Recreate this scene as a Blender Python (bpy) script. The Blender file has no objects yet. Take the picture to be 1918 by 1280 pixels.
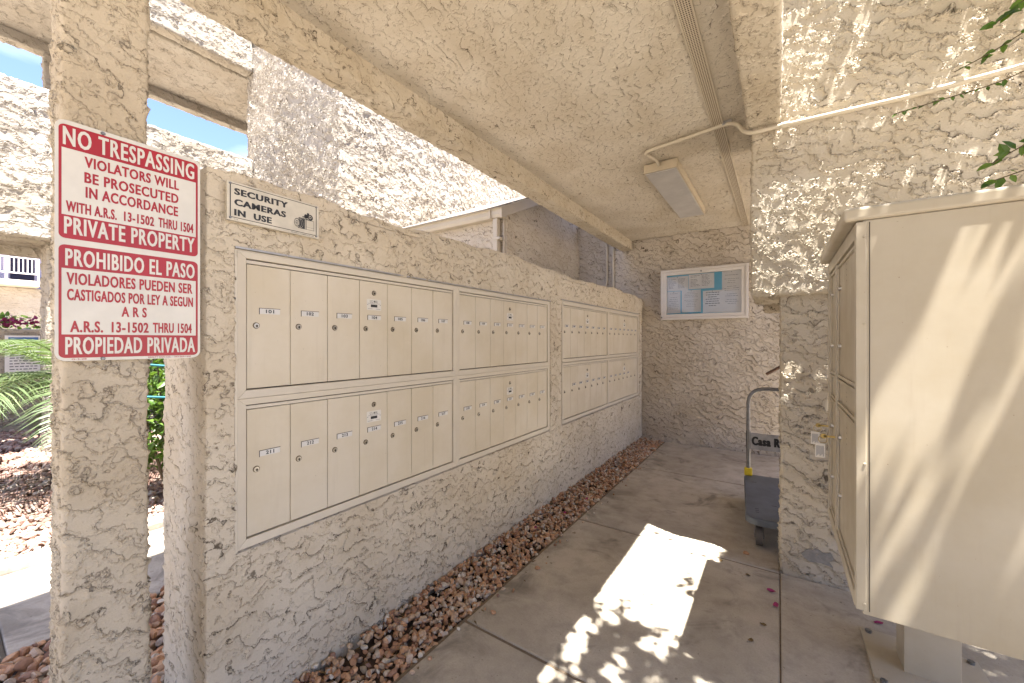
import bpy, bmesh, math, random
import numpy as np
from mathutils import Vector, Matrix

# ------------------------------------------------------------------ camera, sky, sun
sc = bpy.context.scene
COL = sc.collection
cam_d = bpy.data.cameras.new('camera')
cam = bpy.data.objects.new('camera', cam_d); COL.objects.link(cam)
cam.location = (0, 0, 1.29)
cam.rotation_euler = (math.radians(90), 0, math.radians(34.0))
cam_d.sensor_width = 36.0
cam_d.lens = 741.0 / 1918 * 36
cam_d.shift_y = 2.0 / 1918 * -1
cam_d.clip_start = 0.02; cam_d.clip_end = 600
sc.camera = cam

SUN = Vector((0.308, -0.112, 1.0)).normalized()      # towards the sun
world = bpy.data.worlds.new('World'); sc.world = world; world.use_nodes = True
wn = world.node_tree; wn.nodes.clear()
sky = wn.nodes.new('ShaderNodeTexSky'); sky.sky_type = 'NISHITA'; sky.sun_disc = False
sky.sun_elevation = math.asin(SUN.z); sky.sun_rotation = math.atan2(SUN.x, SUN.y)
sky.air_density = 1.0; sky.dust_density = 0.6; sky.ozone_density = 3.5
tcw = wn.nodes.new('ShaderNodeTexCoord')
mpw = wn.nodes.new('ShaderNodeMapping'); mpw.inputs['Scale'].default_value = (1.0, 1.0, 3.5)
cn = wn.nodes.new('ShaderNodeTexNoise'); cn.inputs['Scale'].default_value = 2.4; cn.inputs['Detail'].default_value = 6
cr = wn.nodes.new('ShaderNodeMapRange'); cr.inputs['From Min'].default_value = .42; cr.inputs['From Max'].default_value = .70
cr.inputs['To Max'].default_value = .75
cm = wn.nodes.new('ShaderNodeMixRGB'); cm.inputs['Color2'].default_value = (5.2, 5.6, 6.2, 1)
bg = wn.nodes.new('ShaderNodeBackground'); bg.inputs['Strength'].default_value = 0.072
wo = wn.nodes.new('ShaderNodeOutputWorld')
tint = wn.nodes.new('ShaderNodeMixRGB'); tint.blend_type = 'MULTIPLY'; tint.inputs['Fac'].default_value = 1; tint.inputs['Color2'].default_value = (.88, .82, 1.0, 1)
wn.links.new(sky.outputs[0], tint.inputs['Color1'])
wn.links.new(tcw.outputs['Generated'], mpw.inputs['Vector']); wn.links.new(mpw.outputs[0], cn.inputs['Vector'])
wn.links.new(cn.outputs['Fac'], cr.inputs['Value']); wn.links.new(cr.outputs[0], cm.inputs['Fac'])
wn.links.new(tint.outputs[0], cm.inputs['Color1']); wn.links.new(cm.outputs[0], bg.inputs['Color'])
wn.links.new(bg.outputs[0], wo.inputs['Surface'])

sd = bpy.data.lights.new('sun', 'SUN'); sd.energy = 4.5; sd.angle = math.radians(0.53); sd.color = (1.0, 0.965, 0.915)
so = bpy.data.objects.new('sun', sd); COL.objects.link(so)
so.rotation_euler = (-SUN).to_track_quat('-Z', 'Y').to_euler(); so.location = (3, -1, 9)

sc.view_settings.view_transform = 'Standard'; sc.view_settings.look = 'None'
sc.view_settings.exposure = 2.75; sc.view_settings.gamma = 1.0
sc.view_settings.use_curve_mapping = False
sc.render.engine = 'CYCLES'
sc.cycles.max_bounces = 10; sc.cycles.diffuse_bounces = 8; sc.cycles.use_denoising = True

rng = np.random.default_rng(7)
random.seed(7)

# ------------------------------------------------------------------ materials
def newmat(name):
    m = bpy.data.materials.new(name); m.use_nodes = True
    nt = m.node_tree; b = nt.nodes['Principled BSDF']
    return m, nt, b

def nd(nt, t, **k):
    n = nt.nodes.new(t)
    for a, v in k.items():
        if a.startswith('i_'):
            key = a[2:].replace('_', ' ')
            n.inputs[key].default_value = v
        else: setattr(n, a, v)
    return n

def math_(nt, op, a, b=None, clamp=False):
    n = nt.nodes.new('ShaderNodeMath'); n.operation = op; n.use_clamp = clamp
    for i, v in enumerate((a, b)):
        if v is None: continue
        if isinstance(v, (int, float)): n.inputs[i].default_value = v
        else: nt.links.new(v, n.inputs[i])
    return n.outputs[0]

def maprange(nt, v, a, b, c=0., d=1., smooth=True):
    n = nt.nodes.new('ShaderNodeMapRange')
    if smooth: n.interpolation_type = 'SMOOTHSTEP'
    nt.links.new(v, n.inputs['Value'])
    n.inputs['From Min'].default_value = a; n.inputs['From Max'].default_value = b
    n.inputs['To Min'].default_value = c; n.inputs['To Max'].default_value = d
    return n.outputs[0]

def noise(nt, vec, scale, detail=2., rough=.5, dist=0.):
    n = nt.nodes.new('ShaderNodeTexNoise')
    n.inputs['Scale'].default_value = scale; n.inputs['Detail'].default_value = detail
    n.inputs['Roughness'].default_value = rough; n.inputs['Distortion'].default_value = dist
    if vec is not None: nt.links.new(vec, n.inputs['Vector'])
    return n

def mixc(nt, f, a, b, mode='MIX'):
    n = nt.nodes.new('ShaderNodeMixRGB'); n.blend_type = mode
    for s, v in ((n.inputs['Fac'], f), (n.inputs['Color1'], a), (n.inputs['Color2'], b)):
        if isinstance(v, (int, float)): s.default_value = v
        elif isinstance(v, tuple): s.default_value = v if len(v) == 4 else v + (1,)
        else: nt.links.new(v, s)
    return n.outputs[0]

def stucco(name, col, scale=1., depth=.005, direc=(2., 4., 9.), cover=.5, crease_shade=.4, K=3.3, fine=.12, warm=None, seed=0.):
    """skip-trowelled plaster: overlapping lips with ragged edges, worn pits between them"""
    m, nt, b = newmat(name)
    geo = nd(nt, 'ShaderNodeNewGeometry')
    mp = nd(nt, 'ShaderNodeMapping'); mp.inputs['Scale'].default_value = (scale,) * 3
    mp.inputs['Location'].default_value = (seed * 3.1, seed * 1.7, seed * 5.3)
    nt.links.new(geo.outputs['Position'], mp.inputs['Vector'])
    P = mp.outputs[0]
    wn_ = noise(nt, P, 26., 3., .65)
    sub = nd(nt, 'ShaderNodeVectorMath', operation='SUBTRACT'); sub.inputs[1].default_value = (.5, .5, .5)
    nt.links.new(wn_.outputs['Color'], sub.inputs[0])
    scl = nd(nt, 'ShaderNodeVectorMath', operation='SCALE'); scl.inputs['Scale'].default_value = .040
    nt.links.new(sub.outputs[0], scl.inputs[0])
    add = nd(nt, 'ShaderNodeVectorMath', operation='ADD')
    nt.links.new(P, add.inputs[0]); nt.links.new(scl.outputs[0], add.inputs[1])
    W = add.outputs[0]
    def layer(ns, K, direc, ms, lo, hi):
        n1 = noise(nt, W, ns, 2., .5).outputs['Fac']
        dt = nd(nt, 'ShaderNodeVectorMath', operation='DOT_PRODUCT'); dt.inputs[1].default_value = direc
        nt.links.new(W, dt.inputs[0])
        s = math_(nt, 'ADD', math_(nt, 'MULTIPLY', n1, K), dt.outputs['Value'])
        saw = math_(nt, 'FRACT', s)
        lip = math_(nt, 'POWER', saw, 4.5)
        mk = maprange(nt, noise(nt, P, ms, 3., .62).outputs['Fac'], lo, hi)
        h = math_(nt, 'MULTIPLY', lip, mk)
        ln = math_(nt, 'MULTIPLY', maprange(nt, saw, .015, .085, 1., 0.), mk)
        return h, ln
    big = noise(nt, P, 3.2, 2., .5).outputs['Fac']
    shift = math_(nt, 'MULTIPLY', math_(nt, 'SUBTRACT', big, .5), .45)
    lo = .60 - .24 * cover
    def lay2(ns, K, direc, ms, lo, w):
        h, l = layer(ns, K, direc, ms, lo, lo + w)
        return h, l
    d1 = tuple(q * 1.6 for q in direc)
    hA, lA = lay2(6.5, K, d1, 20., lo, .09)
    d2 = (direc[1] * 2.2 + 4, direc[0] * 2.0 - 3, direc[2] * 2.4)
    hB, lB = lay2(13., K * .9, d2, 30., lo + .02, .09)
    gate = maprange(nt, big, .34, .58, .35, 1.)
    hA = math_(nt, 'MULTIPLY', hA, gate); lA = math_(nt, 'MULTIPLY', lA, gate)
    gate2 = maprange(nt, big, .66, .42, .35, 1.)
    hB = math_(nt, 'MULTIPLY', hB, gate2); lB = math_(nt, 'MULTIPLY', lB, gate2)
    broad = noise(nt, P, 5.5, 2., .5).outputs['Fac']
    fn = noise(nt, P, 110., 4., .65).outputs['Fac']
    pit = maprange(nt, noise(nt, W, 48., 2., .5).outputs['Fac'], .66, .72, 0., 1.)
    h = math_(nt, 'ADD', hA, math_(nt, 'MULTIPLY', hB, .62))
    h = math_(nt, 'ADD', h, math_(nt, 'MULTIPLY', broad, .32))
    h = math_(nt, 'ADD', h, math_(nt, 'MULTIPLY', fn, fine))
    h = math_(nt, 'SUBTRACT', h, math_(nt, 'MULTIPLY', pit, .25))
    ds = nd(nt, 'ShaderNodeDisplacement'); ds.inputs['Midlevel'].default_value = .30
    ds.inputs['Scale'].default_value = depth
    nt.links.new(h, ds.inputs['Height'])
    nt.links.new(ds.outputs[0], nt.nodes['Material Output'].inputs['Displacement'])
    # paint: mottled, with shade painted dark in the creases under the lips and pits
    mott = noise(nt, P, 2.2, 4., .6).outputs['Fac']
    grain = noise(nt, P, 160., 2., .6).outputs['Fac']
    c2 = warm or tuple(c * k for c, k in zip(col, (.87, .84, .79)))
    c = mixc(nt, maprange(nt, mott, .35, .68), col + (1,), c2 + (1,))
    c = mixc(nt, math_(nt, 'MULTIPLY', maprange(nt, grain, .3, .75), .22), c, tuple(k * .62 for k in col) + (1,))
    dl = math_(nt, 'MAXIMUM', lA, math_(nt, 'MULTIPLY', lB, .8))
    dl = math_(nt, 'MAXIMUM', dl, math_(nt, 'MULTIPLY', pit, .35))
    c = mixc(nt, math_(nt, 'MULTIPLY', dl, crease_shade), c, (.045, .028, .015, 1))
    nt.links.new(c, b.inputs['Base Color'])
    b.inputs['Roughness'].default_value = .93
    b.inputs['Specular IOR Level'].default_value = .2
    m.displacement_method = 'BOTH'
    return m

WALLC = (.585, .512, .400)
M = {}
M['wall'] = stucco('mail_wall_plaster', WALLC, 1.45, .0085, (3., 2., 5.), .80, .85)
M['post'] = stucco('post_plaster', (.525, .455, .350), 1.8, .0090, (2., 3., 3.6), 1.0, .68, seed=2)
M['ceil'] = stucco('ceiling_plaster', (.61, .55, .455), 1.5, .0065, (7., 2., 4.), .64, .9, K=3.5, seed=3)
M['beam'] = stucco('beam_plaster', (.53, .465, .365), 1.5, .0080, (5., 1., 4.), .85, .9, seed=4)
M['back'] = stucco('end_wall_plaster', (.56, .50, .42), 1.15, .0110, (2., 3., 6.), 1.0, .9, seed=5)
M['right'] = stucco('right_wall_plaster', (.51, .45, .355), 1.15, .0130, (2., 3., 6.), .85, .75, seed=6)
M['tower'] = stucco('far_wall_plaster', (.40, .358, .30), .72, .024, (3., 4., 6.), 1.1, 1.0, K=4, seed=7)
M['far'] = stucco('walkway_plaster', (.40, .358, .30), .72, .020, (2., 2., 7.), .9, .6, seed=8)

def plain(name, col, rough=.5, metal=0., bump=0., bscale=60., vary=.0, vscale=5., spec=.5):
    m, nt, b = newmat(name)
    tc = nd(nt, 'ShaderNodeNewGeometry')
    if vary:
        n = noise(nt, tc.outputs['Position'], vscale, 5., .6).outputs['Fac']
        c = mixc(nt, maprange(nt, n, .3, .7), tuple(x * (1 - vary) for x in col) + (1,), col + (1,))
        nt.links.new(c, b.inputs['Base Color'])
    else: b.inputs['Base Color'].default_value = col + (1,)
    b.inputs['Roughness'].default_value = rough; b.inputs['Metallic'].default_value = metal
    b.inputs['Specular IOR Level'].default_value = spec
    if bump:
        n = noise(nt, tc.outputs['Position'], bscale, 3.)
        bp = nd(nt, 'ShaderNodeBump'); bp.inputs['Strength'].default_value = bump; bp.inputs['Distance'].default_value = .002
        nt.links.new(n.outputs['Fac'], bp.inputs['Height']); nt.links.new(bp.outputs[0], b.inputs['Normal'])
    return m

def enamel(name, col, rough, amt):
    """painted sheet metal: faint run-off streaks, dust, specks and a slightly wavy surface"""
    m, nt, b = newmat(name)
    g = nd(nt, 'ShaderNodeNewGeometry'); P = g.outputs['Position']
    mp = nd(nt, 'ShaderNodeMapping'); mp.inputs['Scale'].default_value = (1., 1., .07); nt.links.new(P, mp.inputs['Vector'])
    st = noise(nt, mp.outputs[0], 34., 4., .65).outputs['Fac']
    cl = noise(nt, P, 2.6, 5., .65).outputs['Fac']
    sp = noise(nt, P, 130., 1., .4).outputs['Fac']
    c = mixc(nt, maprange(nt, cl, .3, .7), col + (1,), tuple(x * k for x, k in zip(col, (.90, .87, .80))) + (1,))
    c = mixc(nt, math_(nt, 'MULTIPLY', maprange(nt, st, .52, .80), .09 + .05 * amt), c, (.24, .18, .11, 1))
    c = mixc(nt, math_(nt, 'MULTIPLY', maprange(nt, sp, .80, .84), .6), c, (.10, .06, .03, 1))
    nt.links.new(c, b.inputs['Base Color'])
    nt.links.new(maprange(nt, cl, .3, .75, rough - .08, rough + .18), b.inputs['Roughness'])
    w = noise(nt, P, 3.5, 2.).outputs['Fac']; f = noise(nt, P, 260., 2.).outputs['Fac']
    bp = nd(nt, 'ShaderNodeBump'); bp.inputs['Strength'].default_value = .5; bp.inputs['Distance'].default_value = .004
    nt.links.new(math_(nt, 'ADD', math_(nt, 'MULTIPLY', w, .5 + amt), math_(nt, 'MULTIPLY', f, .035)), bp.inputs['Height'])
    nt.links.new(bp.outputs[0], b.inputs['Normal'])
    return m
M['door'] = enamel('mailbox_enamel', (.585, .520, .410), .40, .5)
M['trim'] = plain('mailbox_trim', (.565, .502, .398), .40, vary=.06, vscale=8.)
M['gap'] = plain('dark_reveal', (.05, .04, .03), .9)
M['chrome'] = plain('lock_metal', (.50, .47, .42), .30, 1.0)
M['collar'] = plain('lock_collar', (.16, .13, .09), .45, .6)
M['keyway'] = plain('keyway_black', (.015, .015, .015), .6)
M['label'] = plain('label_plastic', (.62, .60, .56), .35, vary=.1, vscale=40.)
M['ink'] = plain('black_ink', (.02, .02, .022), .5)
M['inkgrey'] = plain('grey_ink', (.16, .16, .18), .6)
M['white'] = plain('sign_white', (.66, .63, .56), .38, vary=.12, vscale=9.)
M['red'] = plain('sign_red', (.36, .006, .011), .38, vary=.12, vscale=12.)
M['cream'] = plain('sign_cream', (.60, .55, .45), .45, vary=.18, vscale=14.)
M['bolt'] = plain('aged_bolt', (.22, .22, .22), .45, .8)
M['galv'] = plain('flashing_metal', (.42, .41, .40), .45, .6, vary=.25, vscale=20.)
M['cab'] = enamel('parcel_cabinet_paint', (.425, .372, .285), .38, 1.)
M['pipe'] = plain('painted_conduit', (.54, .475, .365), .5, vary=.08, vscale=20.)
M['fix'] = plain('fixture_paint', (.50, .42, .30), .55, vary=.1, vscale=12.)
M['lens'] = plain('fixture_diffuser', (.46, .44, .42), .35, vary=.18, vscale=7.)
M['alu'] = plain('board_frame', (.62, .58, .53), .38, .15, vary=.08)
M['blue'] = plain('blue_backing', (.16, .52, .74), .7, vary=.1)
M['paper'] = plain('notice_paper', (.80, .79, .78), .8, vary=.06, vscale=10.)
M['tube'] = plain('handle_steel', (.22, .22, .22), .34, .8, vary=.3, vscale=30.)
M['yellow'] = plain('yellow_bracket', (.74, .56, .02), .45, vary=.2, vscale=30.)
M['deck'] = plain('trolley_deck', (.105, .118, .135), .55, bump=.3, bscale=200., vary=.30, vscale=9.)
M['plate'] = plain('trolley_plate', (.36, .35, .34), .45, .3, vary=.3, vscale=14.)
M['rubber'] = plain('wheel_rubber', (.13, .115, .10), .7, vary=.3, vscale=30.)
M['wood'] = plain('brown_wood', (.13, .065, .035), .6, vary=.3, vscale=30.)
M['gutter'] = plain('gutter_paint', (.50, .44, .35), .5, vary=.1, vscale=4.)
M['shingle'] = plain('roof_shingle', (.20, .17, .14), .9, vary=.3, vscale=18.)
M['petal'] = plain('petal_magenta', (.30, .02, .11), .6, vary=.3, vscale=80.)
M['dryleaf'] = plain('dry_leaf', (.16, .10, .035), .8, vary=.4, vscale=90.)
M['terra'] = plain('terracotta', (.30, .15, .085), .8, vary=.2)
M['rail'] = plain('railing_paint', (.62, .56, .54), .5)
M['glassdark'] = plain('dark_doorway', (.02, .02, .05), .15)
M['lilac'] = plain('lilac_wall', (.42, .40, .52), .8)
M['signblue'] = plain('blue_print', (.05, .14, .38), .5)
M['tagpaper'] = plain('key_tag', (.68, .64, .56), .5)
M['brass'] = plain('brass_ring', (.45, .33, .12), .35, .9)
M['stem'] = plain('vine_stem', (.10, .075, .04), .8, vary=.3, vscale=50.)
M['bark'] = plain('tree_bark', (.16, .12, .08), .9, bump=.8, bscale=40., vary=.4, vscale=20.)
M['cable'] = plain('teal_hose', (.01, .13, .17), .5)

def concrete(name, a, b_, stains=True):
    m, nt, b = newmat(name)
    g = nd(nt, 'ShaderNodeNewGeometry'); P = g.outputs['Position']
    n1 = noise(nt, P, 1.6, 5., .62, .6).outputs['Fac']
    n2 = noise(nt, P, 9., 5., .65).outputs['Fac']
    n3 = noise(nt, P, 140., 3., .6).outputs['Fac']
    c = mixc(nt, maprange(nt, n1, .32, .68), a + (1,), b_ + (1,))
    c = mixc(nt, math_(nt, 'MULTIPLY', maprange(nt, n2, .40, .75), .40), c, tuple(x * .58 for x in a) + (1,))
    c = mixc(nt, math_(nt, 'MULTIPLY', maprange(nt, n3, .35, .75), .25), c, tuple(x * .6 for x in a) + (1,))
    if stains:
        st = maprange(nt, noise(nt, P, 2.7, 4., .7, 1.2).outputs['Fac'], .54, .74)
        c = mixc(nt, math_(nt, 'MULTIPLY', st, .72), c, (.085, .075, .06, 1))
        sp = maprange(nt, noise(nt, P, 26., 2., .5).outputs['Fac'], .73, .76)
        c = mixc(nt, math_(nt, 'MULTIPLY', sp, .55), c, (.09, .06, .04, 1))
        vo = nd(nt, 'ShaderNodeTexVoronoi'); vo.inputs['Scale'].default_value = 2.1; vo.inputs['Randomness'].default_value = 1
        wv = mixc(nt, .12, P, noise(nt, P, 5., 3.).outputs['Color'])
        nt.links.new(wv, vo.inputs['Vector'])
        sp2 = maprange(nt, vo.outputs['Distance'], .02, .045, 1., 0.)
        c = mixc(nt, math_(nt, 'MULTIPLY', sp2, .5), c, (.07, .055, .04, 1))
        # grime washed in from the gravel side
        sx = nd(nt, 'ShaderNodeSeparateXYZ'); nt.links.new(P, sx.inputs[0])
        gx = math_(nt, 'ADD', sx.outputs['X'], math_(nt, 'MULTIPLY', n1, .5))
        gr = math_(nt, 'MULTIPLY', maprange(nt, gx, -.98, -.62, 1., 0.), maprange(nt, noise(nt, P, 3.7, 5., .7, .8).outputs['Fac'], .42, .62))
        c = mixc(nt, math_(nt, 'MULTIPLY', gr, .6), c, (.11, .095, .075, 1))
        pore = maprange(nt, noise(nt, P, 75., 2., .5).outputs['Fac'], .70, .74)
        c = mixc(nt, math_(nt, 'MULTIPLY', pore, .5), c, (.10, .085, .065, 1))
    nt.links.new(c, b.inputs['Base Color'])
    r = maprange(nt, n2, .3, .7, .62, .85); nt.links.new(r, b.inputs['Roughness'])
    bp = nd(nt, 'ShaderNodeBump'); bp.inputs['Strength'].default_value = .35; bp.inputs['Distance'].default_value = .003
    hh = math_(nt, 'ADD', math_(nt, 'MULTIPLY', n3, .4), n2)
    nt.links.new(hh, bp.inputs['Height']); nt.links.new(bp.outputs[0], b.inputs['Normal'])
    return m
M['slab'] = concrete('walk_concrete', (.365, .315, .243), (.49, .43, .345))
M['walk'] = concrete('path_concrete', (.40, .345, .28), (.46, .40, .33), True)
M['ground'] = concrete('bare_ground', (.46, .39, .30), (.52, .45, .36), False)
M['soil'] = plain('bed_soil', (.10, .065, .045), .95, vary=.3, vscale=20.)
M['joint'] = plain('joint_filler', (.20, .15, .10), .95, vary=.3, vscale=60.)
M['mortar'] = plain('bare_cement', (.27, .25, .22), .95, bump=1., bscale=90., vary=.3, vscale=50.)

def attr_ramp(name, stops, rough=.7, transl=0., bump=0.):
    m, nt, b = newmat(name)
    at = nd(nt, 'ShaderNodeAttribute', attribute_name='rnd')
    r = nd(nt, 'ShaderNodeValToRGB'); e = r.color_ramp.elements
    while len(e) < len(stops): e.new(.5)
    for el, (p, c) in zip(e, stops): el.position = p; el.color = c + (1,)
    nt.links.new(at.outputs['Fac'], r.inputs['Fac'])
    g = nd(nt, 'ShaderNodeNewGeometry')
    n = noise(nt, g.outputs['Position'], 55., 4., .65).outputs['Fac']
    c = mixc(nt, math_(nt, 'MULTIPLY', maprange(nt, n, .35, .7), .38), r.outputs[0], (.10, .06, .04, 1) if not transl else (.03, .06, .01, 1))
    nt.links.new(c, b.inputs['Base Color']); b.inputs['Roughness'].default_value = rough
    if transl:
        b.inputs['Specular IOR Level'].default_value = .45
        tr = nd(nt, 'ShaderNodeBsdfTranslucent'); nt.links.new(mixc(nt, .55, c, (.16, .26, .02, 1)), tr.inputs['Color'])
        mx = nd(nt, 'ShaderNodeMixShader'); mx.inputs[0].default_value = transl
        nt.links.new(b.outputs[0], mx.inputs[1]); nt.links.new(tr.outputs[0], mx.inputs[2])
        nt.links.new(mx.outputs[0], nt.nodes['Material Output'].inputs['Surface'])
    if bump:
        bp = nd(nt, 'ShaderNodeBump'); bp.inputs['Strength'].default_value = bump; bp.inputs['Distance'].default_value = .003
        nt.links.new(n, bp.inputs['Height']); nt.links.new(bp.outputs[0], b.inputs['Normal'])
    return m
M['stone'] = attr_ramp('river_gravel', [(0., (.24, .13, .085)), (.18, (.44, .23, .12)), (.4, (.57, .33, .18)), (.58, (.48, .31, .19)), (.74, (.60, .46, .33)), (.88, (.42, .35, .28)), (1., (.72, .64, .52))], .62, 0., .5)
M['stonefar'] = attr_ramp('pink_gravel', [(0., (.20, .11, .085)), (.35, (.33, .20, .15)), (.7, (.38, .27, .21)), (1., (.46, .38, .32))], .75, 0., .4)
M['leaf'] = attr_ramp('vine_leaf', [(0., (.035, .08, .014)), (.5, (.07, .145, .025)), (1., (.14, .23, .04))], .42, .38)
M['frond'] = attr_ramp('palm_frond', [(0., (.06, .09, .035)), (.5, (.11, .15, .065)), (.85, (.19, .22, .10)), (1., (.24, .19, .09))], .45, .25)
M['cactus'] = plain('cactus_pad', (.13, .24, .07), .6, vary=.3, vscale=20.)

def vent_mat():
    m, nt, b = newmat('perforated_vent')
    tc = nd(nt, 'ShaderNodeNewGeometry')
    sx = nd(nt, 'ShaderNodeSeparateXYZ'); nt.links.new(tc.outputs['Position'], sx.inputs[0])
    fx = math_(nt, 'FRACT', math_(nt, 'MULTIPLY', sx.outputs['X'], 105.))
    fy = math_(nt, 'FRACT', math_(nt, 'MULTIPLY', sx.outputs['Y'], 90.))
    dx = math_(nt, 'ABSOLUTE', math_(nt, 'SUBTRACT', fx, .5)); dy = math_(nt, 'ABSOLUTE', math_(nt, 'SUBTRACT', fy, .5))
    hole = math_(nt, 'MULTIPLY', math_(nt, 'LESS_THAN', dx, .27), math_(nt, 'LESS_THAN', dy, .30))
    c = mixc(nt, hole, (.52, .45, .34, 1), (.06, .035, .03, 1))
    nt.links.new(c, b.inputs['Base Color']); b.inputs['Roughness'].default_value = .7
    return m
M['vent'] = vent_mat()
def glass_mat():
    m, nt, b = newmat('board_glass')
    gl = nd(nt, 'ShaderNodeBsdfGlossy'); gl.inputs['Roughness'].default_value = .04
    tr = nd(nt, 'ShaderNodeBsdfTransparent'); fr = nd(nt, 'ShaderNodeFresnel'); fr.inputs['IOR'].default_value = 1.45
    mx = nd(nt, 'ShaderNodeMixShader'); nt.links.new(fr.outputs[0], mx.inputs[0])
    nt.links.new(tr.outputs[0], mx.inputs[1]); nt.links.new(gl.outputs[0], mx.inputs[2])
    nt.links.new(mx.outputs[0], nt.nodes['Material Output'].inputs['Surface'])
    return m
M['glass'] = glass_mat()

# ------------------------------------------------------------------ object helpers
ORG = {}
def prop(o, label=None, cat=None, group=None, kind=None):
    if label: o['label'] = label
    if cat: o['category'] = cat
    if group: o['group'] = group
    if kind: o['kind'] = kind
    return o

def empty(name, loc, label, cat, group=None):
    o = bpy.data.objects.new(name, None); COL.objects.link(o); o.location = loc; o.empty_display_size = .1
    ORG[o.name] = Vector(loc)
    return prop(o, label, cat, group)

def link_mesh(name, me, parent=None, origin=None):
    """me has world coordinates; they are moved to the object's own origin"""
    po = ORG[parent.name] if parent else Vector((0, 0, 0))
    org = Vector(origin) if origin is not None else (po.copy())
    me.transform(Matrix.Translation(-org))
    o = bpy.data.objects.new(name, me); COL.objects.link(o)
    o.location = org - po if parent else org
    if parent: o.parent = parent
    ORG[o.name] = org
    return o

def share(src, parent, origin, name=None):
    """another object of the same mesh, with its own place"""
    o = src.copy(); COL.objects.link(o); o.parent = parent
    po = ORG[parent.name] if parent else Vector((0, 0, 0))
    o.location = Vector(origin) - po
    ORG[o.name] = Vector(origin)
    return o

class MB:
    def __init__(s): s.v = []; s.f = []; s.m = []; s.sm = []
    def add(s, vs, fs, mi=0, smooth=False):
        k = len(s.v); s.v += [tuple(v) for v in vs]
        for f in fs: s.f.append(tuple(i + k for i in f)); s.m.append(mi); s.sm.append(smooth)
        return s
    def box(s, x0, x1, y0, y1, z0, z1, mi=0):
        vs = [(x, y, z) for z in (z0, z1) for y in (y0, y1) for x in (x0, x1)]
        return s.add(vs, [(0, 2, 3, 1), (4, 5, 7, 6), (0, 1, 5, 4), (2, 6, 7, 3), (0, 4, 6, 2), (1, 3, 7, 5)], mi)
    def quad(s, a, b, c, d, mi=0): return s.add([a, b, c, d], [(0, 1, 2, 3)], mi)
    def tube(s, pts, r, n=10, mi=0, caps=True):
        pts = [Vector(p) for p in pts]; rs = r if isinstance(r, (list, tuple)) else [r] * len(pts)
        rings = []; up = None
        for i, p in enumerate(pts):
            t = (pts[min(i + 1, len(pts) - 1)] - pts[max(i - 1, 0)]).normalized()
            if up is None: up = Vector((0, 0, 1)) if abs(t.z) < .9 else Vector((1, 0, 0))
            a = (up - t * up.dot(t)).normalized(); bb = t.cross(a); up = a
            rings.append([p + (a * math.cos(q) + bb * math.sin(q)) * rs[i] for q in [2 * math.pi * k / n for k in range(n)]])
        vs = [v for rg in rings for v in rg]; fs = []
        for i in range(len(pts) - 1):
            for k in range(n): fs.append((i * n + k, i * n + (k + 1) % n, (i + 1) * n + (k + 1) % n, (i + 1) * n + k))
        s.add(vs, fs, mi, True)
        if caps: s.add(rings[0], [tuple(range(n))[::-1]], mi); s.add(rings[-1], [tuple(range(n))], mi)
        return s
    def disc(s, c, axis, r, n=16, mi=0):
        ax = Vector(axis).normalized(); a = ax.orthogonal().normalized(); bb = ax.cross(a)
        return s.add([Vector(c) + (a * math.cos(q) + bb * math.sin(q)) * r for q in [2 * math.pi * k / n for k in range(n)]], [tuple(range(n))], mi)
    def build(s, name, mats, parent=None, origin=None, bevel=0., seg=2):
        me = bpy.data.meshes.new(name); me.from_pydata(s.v, [], s.f)
        for m in (mats if isinstance(mats, (list, tuple)) else [mats]): me.materials.append(M[m] if isinstance(m, str) else m)
        me.polygons.foreach_set('material_index', s.m); me.polygons.foreach_set('use_smooth', s.sm)
        me.update()
        o = link_mesh(name, me, parent, origin)
        if bevel:
            bv = o.modifiers.new('bevel', 'BEVEL'); bv.width = bevel; bv.segments = seg; bv.limit_method = 'ANGLE'; bv.angle_limit = math.radians(40)
            bv.harden_normals = False
        return o

def wav(a, b, c):
    return (np.sin(2.1 * a + 1.3 * b + .7 * c + 1) + np.sin(3.7 * b - 1.9 * c + 2.1 * a * .6 + 4) + np.sin(4.3 * c + 2.9 * a - 1.1 * b)) / 3

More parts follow.
